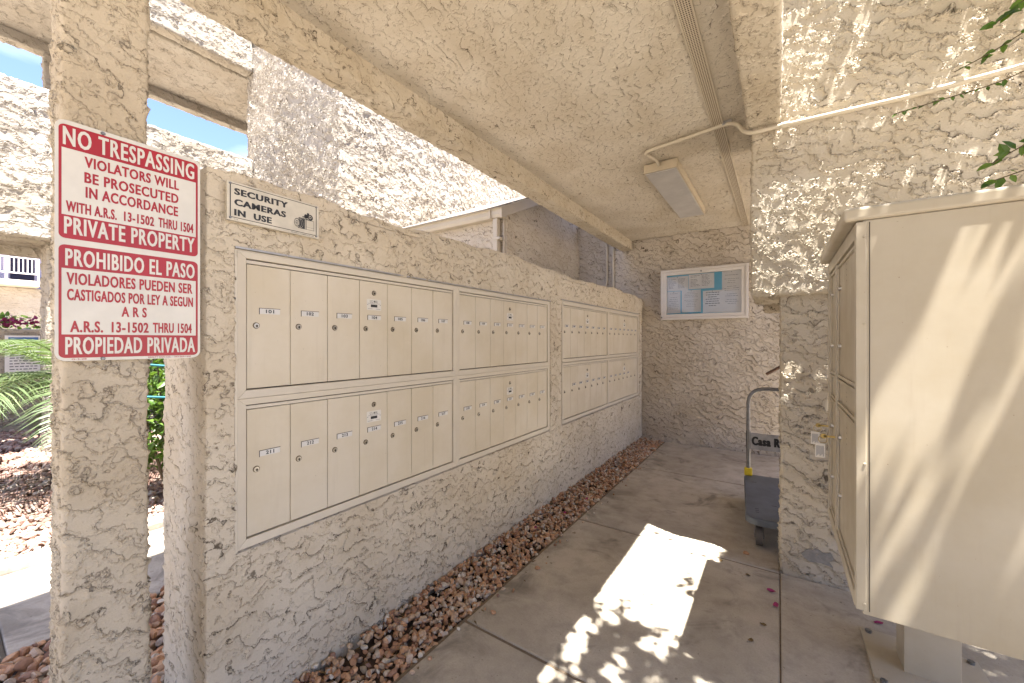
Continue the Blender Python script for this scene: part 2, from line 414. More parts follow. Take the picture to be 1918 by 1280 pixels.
def stucco_box(name, ext, mat, step, r=.012, wave=.004, faces='xXyYzZ', hole=None, parent=None, push=None):
    """box skinned with a fine grid (so its plaster relief is real), soft corners, uneven sides.
    faces: which sides get the fine grid, the others get a coarse one. hole: rectangles pressed into the +X side"""
    x0, x1, y0, y1, z0, z1 = ext
    lo = np.array([x0, y0, z0]); hi = np.array([x1, y1, z1])
    if isinstance(step, (int, float)): step = (step,) * 3
    ax = []
    for k in range(3):
        n = max(2, int(round((hi[k] - lo[k]) / step[k])))
        g = np.linspace(lo[k], hi[k], n + 1)
        if hole and k in (1, 2):
            extra = []
            for h in hole: extra += ([h[0], h[0] + .004, h[1] - .004, h[1]] if k == 1 else [h[2], h[2] + .004, h[3] - .004, h[3]])
            g = np.unique(np.round(np.concatenate([g, extra]), 5))
        ax.append(g)
    V = []; F = []; off = 0
    for d in range(3):
        u, w = [(1, 2), (0, 2), (0, 1)][d]
        for side in (0, 1):
            A, B = np.meshgrid(ax[u], ax[w], indexing='ij')
            P = np.zeros(A.shape + (3,)); P[..., u] = A; P[..., w] = B; P[..., d] = (lo, hi)[side][d]
            nu, nw = A.shape
            idx = np.arange(nu * nw).reshape(nu, nw) + off
            q = np.stack([idx[:-1, :-1], idx[1:, :-1], idx[1:, 1:], idx[:-1, 1:]], -1).reshape(-1, 4)
            flip = (side == 0) if d != 1 else (side == 1)
            if flip: q = q[:, ::-1]
            V.append(P.reshape(-1, 3)); F.append(q); off += nu * nw
    V = np.concatenate(V); F = np.concatenate(F)
    key = np.round(V * 1e5).astype(np.int64)
    _, first, inv = np.unique(key, axis=0, return_index=True, return_inverse=True)
    inv = inv.reshape(-1)
    V = V[first]; F = inv[F]
    ishole = np.zeros(len(V), bool)
    if hole:
        for h in hole:
            ishole |= (np.abs(V[:, 0] - x1) < 1e-6) & (V[:, 1] > h[0] + .002) & (V[:, 1] < h[1] - .002) & (V[:, 2] > h[2] + .002) & (V[:, 2] < h[3] - .002)
    c = np.clip(V, lo + r, hi - r); dv = V - c; L = np.linalg.norm(dv, axis=1, keepdims=True); L[L == 0] = 1
    V = c + dv / L * r
    nrm = dv / L
    if wave:
        V = V + nrm * (wav(V[:, 0] * 1.6, V[:, 1] * 1.6, V[:, 2] * 1.6) * wave + wav(V[:, 0] * 7, V[:, 1] * 7, V[:, 2] * 7) * wave * .5)[:, None]
    if push is not None: V = push(V)
    if hole: V[ishole, 0] = x1 - .055
    me = bpy.data.meshes.new(name)
    me.vertices.add(len(V)); me.vertices.foreach_set('co', V.astype(np.float32).ravel())
    me.loops.add(F.size); me.loops.foreach_set('vertex_index', F.astype(np.int32).ravel())
    me.polygons.add(len(F)); me.polygons.foreach_set('loop_start', np.arange(0, F.size, 4, dtype=np.int32))
    me.polygons.foreach_set('loop_total', np.full(len(F), 4, np.int32))
    me.polygons.foreach_set('use_smooth', np.ones(len(F), bool))
    me.update(calc_edges=True); me.materials.append(M[mat] if isinstance(mat, str) else mat)
    return link_mesh(name, me, parent, None if parent else ((x0 + x1) / 2, (y0 + y1) / 2, z0))

def soup(name, V, F, mat, rnd=None, parent=None, origin=None, smooth=False, mats=None, mi=None):
    """numpy mesh; F of equal sized faces; rnd per face"""
    me = bpy.data.meshes.new(name); k = F.shape[1]
    me.vertices.add(len(V)); me.vertices.foreach_set('co', V.astype(np.float32).ravel())
    me.loops.add(F.size); me.loops.foreach_set('vertex_index', F.astype(np.int32).ravel())
    me.polygons.add(len(F)); me.polygons.foreach_set('loop_start', np.arange(0, F.size, k, dtype=np.int32))
    me.polygons.foreach_set('loop_total', np.full(len(F), k, np.int32))
    me.polygons.foreach_set('use_smooth', np.full(len(F), smooth, bool))
    me.update(calc_edges=True); me.materials.append(M[mat])
    if rnd is not None:
        at = me.attributes.new('rnd', 'FLOAT', 'FACE'); at.data.foreach_set('value', rnd.astype(np.float32))
    return link_mesh(name, me, parent, origin)

# text as flat lettering
def text_geo(txt, bold=.0, spacing=1.0):
    cu = bpy.data.curves.new('t', 'FONT'); cu.body = txt; cu.size = 1; cu.offset = bold; cu.space_character = spacing
    cu.resolution_u = 3
    o = bpy.data.objects.new('t', cu); COL.objects.link(o)
    dg = bpy.context.evaluated_depsgraph_get(); me = bpy.data.meshes.new_from_object(o.evaluated_get(dg))
    vs = [v.co.copy() for v in me.vertices]; fs = [tuple(p.vertices) for p in me.polygons]
    bpy.data.objects.remove(o); bpy.data.curves.remove(cu); bpy.data.meshes.remove(me)
    x0 = min(v.x for v in vs); x1 = max(v.x for v in vs); y0 = min(v.y for v in vs); y1 = max(v.y for v in vs)
    return [((v.x - x0) / (x1 - x0), (v.y - y0) / (y1 - y0)) for v in vs], fs
def text_on(mb, txt, f, a0, a1, b0, b1, mi=0, bold=0., spacing=1., fat=0.):
    """f(a,b)->world; text fills a0..a1 by b0..b1"""
    vs, fs = text_geo(txt, bold, spacing)
    w = fat
    for k, sh in enumerate((0., -w, w) if w else (0.,)):
        g = [f(a0 + w + (a1 - a0 - 2 * w) * u + sh, b0 + (b1 - b0) * v) for u, v in vs]
        q = f(0, 0); ax = 0 if abs(f(1, 1)[0] - q[0]) < 1e-9 else 1
        if k: g = [tuple(c + (.00012 * k if (i == ax and ax == 0) else 0) for i, c in enumerate(p)) for p in g]
        mb.add(g, fs, mi)

def rrect(f, a0, a1, b0, b1, r, n=5):
    pts = []
    for cx, cy, s in ((a1 - r, b1 - r, 0), (a0 + r, b1 - r, 90), (a0 + r, b0 + r, 180), (a1 - r, b0 + r, 270)):
        for k in range(n + 1):
            q = math.radians(s + 90 * k / n); pts.append(f(cx + r * math.cos(q), cy + r * math.sin(q)))
    return pts

# ------------------------------------------------------------------ ground
g = MB().quad((-60, -40, -.045), (40, -40, -.045), (40, 60, -.045), (-60, 60, -.045)).build('ground', 'ground'); prop(g, kind='structure')
fl = bpy.data.objects.new('corridor_floor', None); COL.objects.link(fl); ORG[fl.name] = Vector((0, 0, 0)); prop(fl, kind='structure')
MB().box(-1.215, 2.6, -3.2, 5.28, -.044, -.006).build('bedding', 'joint', fl)
ys = [-1.35, .02, 1.392, 2.645, 4.075, 5.29]
def slab(x0, x1, y0, y1, name='slab', z=0., mat='slab', par=fl):
    b = MB(); b.box(x0 + .0022, x1 - .0022, y0 + .0075, y1 - .0075, -.04, z)
    return b.build(name, mat, par, ((x0 + x1) / 2, (y0 + y1) / 2, 0), bevel=.006)
for i in range(5): slab(-1.2, .006, ys[i], ys[i + 1])
slab(-1.2, .006, -3.1, ys[0])
slab(.006, 1.3, 1.0, 2.655, z=.004); slab(.006, 1.3, -.4, 1.0, z=.004); slab(.006, 1.3, -3.1, -.4, z=.004)
slab(1.3, 2.6, -3.1, 2.655, z=.004)
slab(.006, .9, 2.9, 4.075); slab(.006, .9, 4.075, 5.29)
# earth under the gravel
b = MB().box(-1.55, -1.2, -1.0, 5.3, -.044, -.030).build('gravel_bed', 'soil'); prop(b, kind='structure')
# path outside and its kerb
pa = bpy.data.objects.new('garden_path', None); COL.objects.link(pa); ORG[pa.name] = Vector((0, 0, 0)); prop(pa, kind='structure')
slab(-3.53, -2.62, .18, 2.2, mat='walk', par=pa); slab(-3.53, -2.62, -1.2, .18, mat='walk', par=pa); slab(-3.53, -2.62, 2.2, 3.4, mat='walk', par=pa)
kb = MB().box(-3.66, -3.536, -1.2, 3.4, -.04, .045).build('path_kerb', 'walk', pa, bevel=.012)
b = MB().box(-2.61, -1.9, -1.2, 3.4, -.044, -.035).build('soil_strip', 'soil'); prop(b, kind='structure')
b = MB().box(-8.95, -3.67, -1.2, 2.7, -.044, -.036).build('garden_bed', 'soil'); prop(b, kind='structure')

# ------------------------------------------------------------------ gravel
def ico(sub):
    bm = bmesh.new(); bmesh.ops.create_icosphere(bm, subdivisions=sub, radius=1)
    V = np.array([v.co for v in bm.verts]); F = np.array([[v.index for v in f.verts] for f in bm.faces]); bm.free(); return V, F
ICO2 = ico(2); ICO1 = ico(1)
def stones(name, pts, sizes, mat, label, ic, seed=1):
    r = np.random.default_rng(seed); V0, F0 = ic; n = len(pts); Vs = []; nv = len(V0)
    for i in range(n):
        d = V0.copy()
        for k in range(7):   # chip flat facets off
            a = r.normal(size=3); a /= np.linalg.norm(a); t = r.uniform(.45, .85)
            dd = d @ a; m = dd > t; d[m] -= np.outer(dd[m] - t, a)
        s = sizes[i] * np.array([r.uniform(.8, 1.25), r.uniform(.6, .95), r.uniform(.42, .72)])
        d = d * s
        q = r.normal(size=4) * np.array([1, .35, .35, 1]); q /= np.linalg.norm(q); w, x, y, z = q
        R = np.array([[1 - 2 * (y * y + z * z), 2 * (x * y - z * w), 2 * (x * z + y * w)], [2 * (x * y + z * w), 1 - 2 * (x * x + z * z), 2 * (y * z - x * w)], [2 * (x * z - y * w), 2 * (y * z + x * w), 1 - 2 * (x * x + y * y)]])
        Vs.append(d @ R.T + pts[i])
    F = (F0[None] + (np.arange(n) * nv)[:, None, None]).reshape(-1, 3)
    o = soup(name, np.concatenate(Vs), F, mat, np.repeat(r.random(n), len(F0)))
    return prop(o, label=label, cat='gravel', kind='stuff')
def bed(x0, x1, y0, y1, dens, s0, s1, z0, layers, seed):
    r = np.random.default_rng(seed); n = int((x1 - x0) * (y1 - y0) * dens)
    P = np.stack([r.uniform(x0, x1, n), r.uniform(y0, y1, n), np.zeros(n)], 1)
    s = r.uniform(s0, s1, n) ; big = r.random(n) < .15; s[big] *= 1.3
    lay = r.random(n) ** .7
    P[:, 2] = z0 + lay * layers
    return P, s
P, s = bed(-1.50, -1.215, -.6, 5.27, 3500, .009, .020, -.028, .034, 3)
edge = (P[:, 0] > -1.25); P[edge, 2] = np.minimum(P[edge, 2], -.005)
P[:, 2] += np.clip((-1.36 - P[:, 0]) * .16, 0, .02)
r_ = np.random.default_rng(5); ns = 44
S2 = np.stack([-1.2 + np.abs(r_.normal(0, .045, ns)), r_.uniform(.7, 4.8, ns), np.full(ns, .007)], 1)
P = np.concatenate([P, S2]); s = np.concatenate([s, r_.uniform(.008, .014, ns)])
stones('gravel', P, s, 'stone', 'strip of mixed brown river gravel along the foot of the mailbox wall', ICO2, 11)
P, s = bed(-2.62, -1.92, -.3, 1.6, 1500, .018, .034, -.03, .045, 4)
stones('gravel', P, s, 'stone', 'reddish brown gravel between the post and the concrete path outside', ICO2, 12)
P, s = bed(-6.2, -3.68, -.1, 2.2, 1150, .020, .038, -.03, .045, 6)
P2, s2 = bed(-8.9, -6.2, .3, 2.6, 520, .028, .05, -.03, .05, 7)
stones('gravel', np.concatenate([P, P2]), np.concatenate([s, s2]), 'stonefar', 'sunlit pink gravel of the garden bed beyond the path', ICO1, 13)

# ------------------------------------------------------------------ walls
BK1 = (.575, 2.768, .575, 1.602); BK2 = (2.958, 5.185, .575, 1.632)
def bulge(V):          # the plaster swells out above the mailboxes and the top edge is uneven
    f = V[:, 0] > -1.53; z = V[:, 2]; y = V[:, 1]
    h = np.exp(-((z - 1.765) / .075) ** 2) * .5 * (1 + np.tanh((y - .56) / .03))
    h = h * (1 - .6 * np.exp(-((y - 2.86) / .07) ** 2))
    V[f, 0] += (h * .020)[f]
    t = z > 1.80; V[t, 2] += (.012 * np.sin(y * 3.1 + 1.) + .006 * np.sin(y * 9.3) + .004 * np.sin(y * 23.))[t]
    return V
o = stucco_box('mailbox_wall', (-1.89, -1.5, .491, 5.29, -.06, 1.853), 'wall', (.03, .0068, .0068), r=.014, wave=.004, hole=[BK1, BK2], push=bulge)
prop(o, 'low tan rough plaster wall holding the two banks of mailboxes', 'wall')
o = stucco_box('post', (-1.655, -1.5, .192, .36, -.06, 2.60), 'post', .0062, r=.014, wave=.003)
prop(o, 'square tan plaster post carrying the red no trespassing sign', 'post')
o = stucco_box('eave_beam', (-1.775, -1.625, -1.6, 5.29, 2.497, 2.66), 'beam', (.009, .009, .009), r=.012, wave=.006)
prop(o, 'long plaster beam along the open side of the ceiling above the mailbox wall', 'beam')
o = stucco_box('ceiling', (-1.70, -.10, -1.6, 5.29, 2.62, 2.70), 'ceil', (.0095, .0095, .03), r=.01, wave=.003)
prop(o, kind='structure')
o = stucco_box('header_beam', (-.147, .008, -1.6, 2.64, 2.488, 2.72), 'beam', (.009, .009, .009), r=.010, wave=.003)
prop(o, 'plaster header beam ending at the right wall above the grey conduit bend', 'beam')
o = stucco_box('end_wall', (-2.43, 2.6, 5.30, 5.5, -.06, 2.95), 'back', (.0085, .03, .0085), r=.006, wave=.005)
prop(o, 'rough plaster end wall of the passage behind the notice board', 'wall')
o = stucco_box('wall_block', (-.130, 2.3, 2.62, 3.25, 1.538, 3.35), 'right', (.0062, .03, .0062), r=.012, wave=.005)
prop(o, 'upper rough plaster wall block in dappled sun, overhanging the right pillar', 'wall')
o = stucco_box('pillar_wall', (.008, 2.3, 2.662, 2.90, -.06, 1.545), 'right', (.0062, .03, .0062), r=.012, wave=.006)
prop(o, 'lower right plaster pillar wall with a chipped grey patch near the floor', 'wall')
pw = o
o = stucco_box('stub_beam', (-.09, .9, 3.27, 3.36, 1.486, 1.60), 'beam', .012, r=.008, wave=.003)
prop(o, 'short plaster beam end showing just under the right wall block', 'beam')
b = MB().box(-.12, .95, 3.26, 5.3, 2.63, 2.70).build('alcove_ceiling', 'beam'); prop(b, kind='structure')
# storey above the passage
b = MB(); b.box(-1.76, -.01, -1.6, 5.29, 2.705, 4.42); b.box(-.01, 2.3, 2.63, 3.2, 3.36, 4.42); b.box(-.01, .95, 3.2, 5.5, 2.71, 4.42); b.box(-1.76, .95, 2.7, 5.49, 4.43, 5.35)
b.build('upper_storey', 'far'); prop(bpy.data.objects['upper_storey'], 'plaster upper storey above the covered passage', 'building')
nbd = empty('added_sky_blocker', (1, -5.2, 0), 'unseen plaster building added behind the viewer to cut sky light', 'building')  # unseen block added behind the camera to lower the ambient light
MB().box(-1.2, 7., -6.2, -5.2, -.05, 6.).build('wall', 'far', nbd)
for wx in (.4, 2.6, 4.8):
    for wz in (.9, 3.7): MB().box(wx, wx + 1.2, -5.21, -5.17, wz, wz + 1.3).build('window', 'glassdark', nbd)
# chipped patch on the pillar
pts = [(.150, .095), (.175, .125), (.215, .140), (.245, .125), (.275, .135), (.29, .105), (.27, .085), (.285, .060), (.235, .070), (.19, .062), (.165, .075)]
b = MB(); b.add([(x - .05, 2.6535, z + .04) for x, z in pts], [tuple(range(len(pts)))]); b.add([(x - .05, 2.66, z + .04) for x, z in pts], [tuple(range(len(pts)))])
k = len(pts); b.add([(x - .05, y, z + .04) for y in (2.6535, 2.66) for x, z in pts], [(i, (i + 1) % k, k + (i + 1) % k, k + i) for i in range(k)])
b.build('chipped_patch', 'mortar', pw)

# ------------------------------------------------------------------ mailboxes
fY = lambda X: (lambda a, b: (X, a, b))
DX = -1.513      # door face
def dark_lock(b, y, z, r=.0105, mi=0):
    b.tube([(DX - .001, y, z + .0006), (DX + .0022, y, z + .0006)], [r * 1.12, r * 1.02], 18, 2)
    b.tube([(DX + .002, y, z), (DX + .0045, y, z)], [r * .84, r * .76], 16, 0)
    b.tube([(DX + .0044, y, z - .0008), (DX + .0060, y, z - .0008)], r * .42, 12, 2)
    b.box(DX + .0058, DX + .0066, y - .0015, y + .0015, z - .0065, z + .003, 1)
def label_geo(y, z, txt, blank=False):
    b = MB(); b.box(DX, DX + .0012, y - .034, y + .034, z - .0095, z + .0095, 0)
    for (a0, a1, c0, c1) in ((-.0355, .0355, .0095, .0112), (-.0355, -.034, -.0112, .0095)):
        b.box(DX, DX + .0018, y + a0, y + a1, z + c0, z + c1, 2)
    f = fY(DX + .0016)
    if txt: text_on(b, txt, f, y - .014, y + .014, z - .0062, z + .0066, 1, .02, 1.1, .0003)
    return b
doorm = None; lockm = None
NUM = {0: ['101', '102', '103', '104', '105', '106', '107'], 1: ['108', '109', '110', '111', '112', '113', '114'],
       2: ['211', '212', '213', '214', '215', '216', '217'], 3: ['218', '219', '220', '221', '222', '223', '224']}
UL = ['upper mailbox unit with seven doors numbered 101 to 107, nearest the camera', 'upper mailbox unit right of the 101 to 107 doors in the first bank',
      'lower mailbox unit with seven doors numbered 211 to 217, nearest the camera', 'lower mailbox unit right of the 211 to 217 doors in the first bank',
      'upper left unit of the farther mailbox bank', 'upper right unit of the farther bank, closest to the end wall',
      'lower left unit of the farther bank, its first door without a number label', 'lower right unit of the farther bank, its last two doors without number labels']
UN = [(.615, 1.567, 0), (1.703, 1.567, 1), (.615, 1.066, 2), (1.703, 1.066, 3), (3.012, 1.588, 4), (4.098, 1.588, 5), (3.012, 1.075, 6), (4.098, 1.075, 7)]
wD = .1472
for (y0, zt, ui) in UN:
    far_b = ui > 3
    y1 = y0 + 7 * wD; zb = zt - (.444 if ui in (0, 1, 4, 5) else .452)
    if far_b: zb = zt - (.452 if ui < 6 else .455)
    u = empty('mailbox_unit', (-1.55, (y0 + y1) / 2, zb), UL[ui], 'mailbox', 'seven-door mailbox units set in the wall')
    # frame round the unit, mitred corners
    fw = .031; X0, X1 = -1.55, -1.503
    fb = MB()
    A = [(y0 - fw, zb - fw), (y1 + fw - .002, zb - fw), (y1 + fw - .002, zt + fw - .006), (y0 - fw, zt + fw - .006)]
    I = [(y0 - .003, zb - .003), (y1 + .003, zb - .003), (y1 + .003, zt + .003), (y0 - .003, zt + .003)]
    for k in range(4):
        a, a2, i1, i2 = A[k], A[(k + 1) % 4], I[k], I[(k + 1) % 4]
        e = .0008
        fb.add([(X1, *a), (X1, *a2), (X1 - .003, *i2), (X1 - .003, *i1), (X0, *a), (X0, *a2), (X0, *i2), (X0, *i1)],
               [(0, 1, 2, 3), (0, 4, 5, 1), (3, 2, 6, 7), (1, 5, 6, 2), (0, 3, 7, 4)])
    fb.build('unit_frame', 'trim', u, bevel=.0012, seg=1)
    MB().box(X0, DX - .012, y0 - .003, y1 + .003, zb - .003, zt + .003).build('housing', 'gap', u)
    MB().box(DX - .01, DX + .001, y0 - .001, y1 + .001, zt - .012, zt - .001).build('top_rail', 'trim', u)
    zc = zt - .174 if True else 0
    for k in range(7):
        ya = y0 + k * wD; h = zt - .0135 - zb
        org = (DX, ya, zb)
        key = round(h, 4)
        if doorm is None: doorm = {}
        if key not in doorm:
            d = MB().box(DX - .011, DX, ya + .0011, ya + wD - .0011, zb + .0011, zb + h - .0011).build('door', 'door', u, org, bevel=.0012, seg=1); doorm[key] = d
        else: d = share(doorm[key], u, org)
        d.rotation_euler = (0, random.uniform(-.0025, .0025), random.uniform(-.004, .004))
        lorg = (DX, ya + .031, zt - .2255)
        if lockm is None:
            lb = MB(); dark_lock(lb, lorg[1], lorg[2]); lockm = lb.build('lock', ['chrome', 'keyway', 'collar'], d, lorg)
        else: share(lockm, d, lorg)
        if k == 3:
            share(lockm, d, (DX, ya + .0735, zt - .065)).name = 'arrow_lock'
            pb = MB(); py, pz = ya + .0735, zt - .117; f = fY(DX + .0012)
            pb.add(rrect(f, py - .038, py + .038, pz - .0245, pz + .0245, .004), [tuple(range(24))], 0)
            pb.box(DX, DX + .0011, py - .036, py + .036, pz - .0235, pz + .0235, 0)
            text_on(pb, 'U.S. MAIL', fY(DX + .0016), py - .022, py + .020, pz + .009, pz + .0205, 1, .005)
            pb.box(DX + .001, DX + .0018, py - .017, py + .017, pz - .011, pz + .001, 1)
            for (q0, q1, qz) in ((-.030, .030, .0055), (-.033, -.008, -.0185), (.012, .034, -.0185)):
                pb.box(DX + .001, DX + .0016, py + q0, py + q1, pz + qz - .0007, pz + qz + .0007, 2)
            pb.tube([(DX, py - .033, pz), (DX + .002, py - .033, pz)], .002, 8, 3); pb.tube([(DX, py + .033, pz), (DX + .002, py + .033, pz)], .002, 8, 3)
            pb.build('mail_plate', ['white', 'ink', 'inkgrey', 'bolt'], d)
        skip = (ui == 6 and k == 0) or (ui == 7 and k > 4)
        if not skip:
            jz = zt - .174 + random.uniform(-.0008, .0008)
            nl = label_geo(ya + .0755, jz, NUM[ui][k] if ui in NUM else None)
            if ui not in NUM: nl.box(DX + .001, DX + .0017, ya + .056, ya + .095, jz - .0065, jz + .0065, 3)
            nl.build('number_label', ['label', 'ink', 'gap', 'inkgrey'], d)
for (y0, y1, zt_, lab) in ((.575, 2.768, 1.602, 'thin metal flashing strip over the near mailbox bank'), (2.958, 5.18, 1.632, 'thin metal flashing strip over the far mailbox bank')):
    b = MB().box(-1.55, -1.494, y0, y1, zt_ - .004, zt_ + .002).build('flashing_strip', 'galv'); prop(b, lab, 'flashing')
    b = MB().box(-1.551, -1.507, y0 + .002, y1 - .002, zt_ - .030, zt_ - .005)
    b.box(-1.551, -1.503, y0 + .001, y0 + .009, .577, zt_ - .031)
    o = b.build('plaster_return', 'trim'); prop(o, 'painted caulk edge round the ' + ('near' if y0 < 1 else 'far') + ' mailbox bank', 'edge trim')

# ------------------------------------------------------------------ no trespassing sign
SX = -1.478
sg = empty('warning_sign', (SX, .33, 1.24), 'large red and white no trespassing sign in English and Spanish on the post', 'sign')
f0 = fY(SX); fb_ = fY(SX - .0022)
p = MB(); R0 = rrect(f0, .178, .473, 1.238, 1.842, .020, 6); R1 = rrect(fb_, .178, .473, 1.238, 1.842, .020, 6); n = len(R0)
p.add(R0, [tuple(range(n))]); p.add(R1, [tuple(range(n))[::-1]]); p.add(R0 + R1, [(i, n + i, n + (i + 1) % n, (i + 1) % n) for i in range(n)])
p.build('sign_plate', 'white', sg)
f1 = fY(SX + .0005); f2 = fY(SX + .0010)
p = MB()
def ring(b, f, o_, i_, ro, ri):
    A = rrect(f, *o_, ro, 6); B = rrect(f, *i_, ri, 6); n = len(A)
    b.add(A + B, [(i, (i + 1) % n, n + (i + 1) % n, n + i) for i in range(n)])
def ring2(b, f, a0, a1, z0, z1, ia0, ia1, iz0, iz1, r):
    A = rrect(f, a0, a1, z0, z1, r, 6); n = len(A)
    inn = []
    pr = [(ia1, iz1), (ia0, iz1), (ia0, iz0), (ia1, iz0)]
    for c in pr: inn += [f(*c)] * 7
    b.add(A + inn, [(i, (i + 1) % n, n + (i + 1) % n, n + i) for i in range(n)])
ring2(p, f1, .184, .467, 1.546, 1.831, .189, .462, 1.605, 1.772, .012)
ring2(p, f1, .184, .467, 1.246, 1.530, .189, .462, 1.305, 1.471, .012)
p.build('red_panel', 'red', sg)
p = MB()
for t, a0, a1, z0, z1, bo in (('NO TRESPASSING', .191, .458, 1.779, 1.8255, .028), ('PRIVATE PROPERTY', .193, .459, 1.557, 1.601, .026),
                              ('PROHIBIDO EL PASO', .195, .459, 1.4775, 1.521, .026), ('PROPIEDAD PRIVADA', .195, .460, 1.2545, 1.299, .026)):
    p = MB(); text_on(p, t, f2, a0, a1, z0, z1, 0, .012, 1.13, .0007); p.build('text_line', 'white', sg)

for t, a0, a1, z0, z1, bo in (('VIOLATORS WILL', .228, .421, 1.735, 1.763, .030), ('BE PROSECUTED', .228, .420, 1.695, 1.723, .030), ('IN ACCORDANCE', .230, .419, 1.657, 1.6855, .030),
                              ('WITH A.R.S.', .196, .288, 1.6135, 1.641, .030), ('13-1502', .302, .365, 1.615, 1.6415, .03), ('THRU 1504', .374, .456, 1.6155, 1.644, .030),
                              ('VIOLADORES PUEDEN SER', .197, .454, 1.431, 1.4615, .030), ('CASTIGADOS POR LEY A SEGUN', .198, .455, 1.391, 1.4205, .030),
                              ('A R S', .297, .349, 1.354, 1.382, .030), ('A.R.S.', .203, .262, 1.3105, 1.340, .030), ('13-1502', .278, .353, 1.311, 1.340, .03), ('THRU 1504', .362, .452, 1.3115, 1.341, .030)):
    p = MB(); text_on(p, t, f1, a0, a1, z0, z1, 0, .022, 1.10, .0004); p.build('text_line', 'red', sg)
p = MB()
text_on(p, 'G-3-28', f1, .206, .232, 1.2405, 1.2445, 0, .01); text_on(p, 'REALTY SIGN CO.', f1, .352, .402, 1.2405, 1.2445, 0, .01)
text_on(p, '263-263-1200', f1, .410, .450, 1.2405, 1.2445, 0, .01)
p.build('small_print', 'red', sg)
for yy, zz in ((.262, 1.836), (.262, 1.2425)): MB().tube([(SX, yy, zz), (SX + .0035, yy, zz)], [.0050, .0035], 12).build('screw', 'bolt', sg)
# security sign
cs = empty('camera_sign', (-1.49, .69, 1.68), 'small cream security cameras in use sign screwed above the mailboxes', 'sign')
CX = -1.468
MB().box(CX - .012, CX - .010, .541, .846, 1.680, 1.806).box(CX - .010, CX, .541, .846, 1.680, 1.806).build('sign_plate', 'cream', cs, bevel=.0006, seg=1)
fc = fY(CX + .0006); p = MB()
def strip(b, f, a0, a1, z0, z1, mi=0): b.add([f(a0, z0), f(a1, z0), f(a1, z1), f(a0, z1)], [(0, 1, 2, 3)], mi)
strip(p, fc, .552, .835, 1.7985, 1.8005); strip(p, fc, .552, .835, 1.6895, 1.6915); strip(p, fc, .5485, .5515, 1.690, 1.800); strip(p, fc, .8345, .8372, 1.690, 1.800)
p.build('border', 'ink', cs)
for t_, e_, z_ in (('SECURITY', .731, 1.7655), ('CAMERAS', .724, 1.7305), ('IN  USE', .676, 1.697)):
    p = MB(); text_on(p, t_, fc, .561, e_, z_, z_ + .0215, 0, .03, 1.12, .0009); p.build('text_line', 'ink', cs)
p = MB()
text_on(p, 'SECURITY CAMERAS IN USE', fc, .742, .826, 1.6835, 1.6868, 0, .01); text_on(p, 'S-174', fc, .560, .572, 1.6835, 1.6868, 0, .01)
p.build('small_print', 'ink', cs)
p = MB(); f3 = fY(CX + .0012); f4 = fY(CX + .0018); f5 = fY(CX + .0024)
def ann(b, f, cy, cz, ro, ri, sy=1., mi=0, n=24):
    A = [f(cy + ro * sy * math.cos(2 * math.pi * k / n), cz + ro * math.sin(2 * math.pi * k / n)) for k in range(n)]
    if ri <= 0: b.add(A, [tuple(range(n))], mi); return
    B = [f(cy + ri * sy * math.cos(2 * math.pi * k / n), cz + ri * math.sin(2 * math.pi * k / n)) for k in range(n)]
    b.add(A + B, [(k, (k + 1) % n, n + (k + 1) % n, n + k) for k in range(n)], mi)
strip(p, fc, .766, .798, 1.705, 1.742, 0); strip(p, f3, .792, .795, 1.7055, 1.7415, 1)
for (a0, a1, z0, z1) in ((.798, .827, 1.7410, 1.7422), (.798, .827, 1.7055, 1.7066), (.8258, .827, 1.7055, 1.742), (.798, .827, 1.7145, 1.7152)): strip(p, fc, a0, a1, z0, z1, 0)
for j, (cy, rr) in enumerate(((.776, .0165), (.769, .0165), (.762, .0165))):
    ann(p, fY(CX + .0009 + j * .0006), cy, 1.7235, rr, 0, .62, 1); ann(p, fY(CX + .0012 + j * .0006), cy, 1.7235, rr * .93, 0, .62, 0)
ann(p, fY(CX + .003), .7615, 1.7235, .0125, .0085, .62, 1); ann(p, fY(CX + .003), .7615, 1.7235, .006, .003, .62, 1)
for (a0, a1, z0, z1) in ((.783, .818, 1.748, 1.752), (.800, .809, 1.752, 1.768), (.770, .812, 1.7425, 1.745)): strip(p, fc, a0, a1, z0, z1, 0)
ann(p, fc, .796, 1.754, .008, 0, .8, 0); ann(p, fc, .814, 1.753, .011, 0, .8, 0); ann(p, f3, .812, 1.754, .006, .004, .8, 1)
p.build('camera_drawing', ['ink', 'cream'], cs)
for (yy, zz) in ((.550, 1.799), (.550, 1.688), (.836, 1.799), (.836, 1.688)):
    MB().tube([(CX, yy, zz), (CX + .003, yy, zz)], [.0042, .003], 12).build('screw', 'bolt', cs)

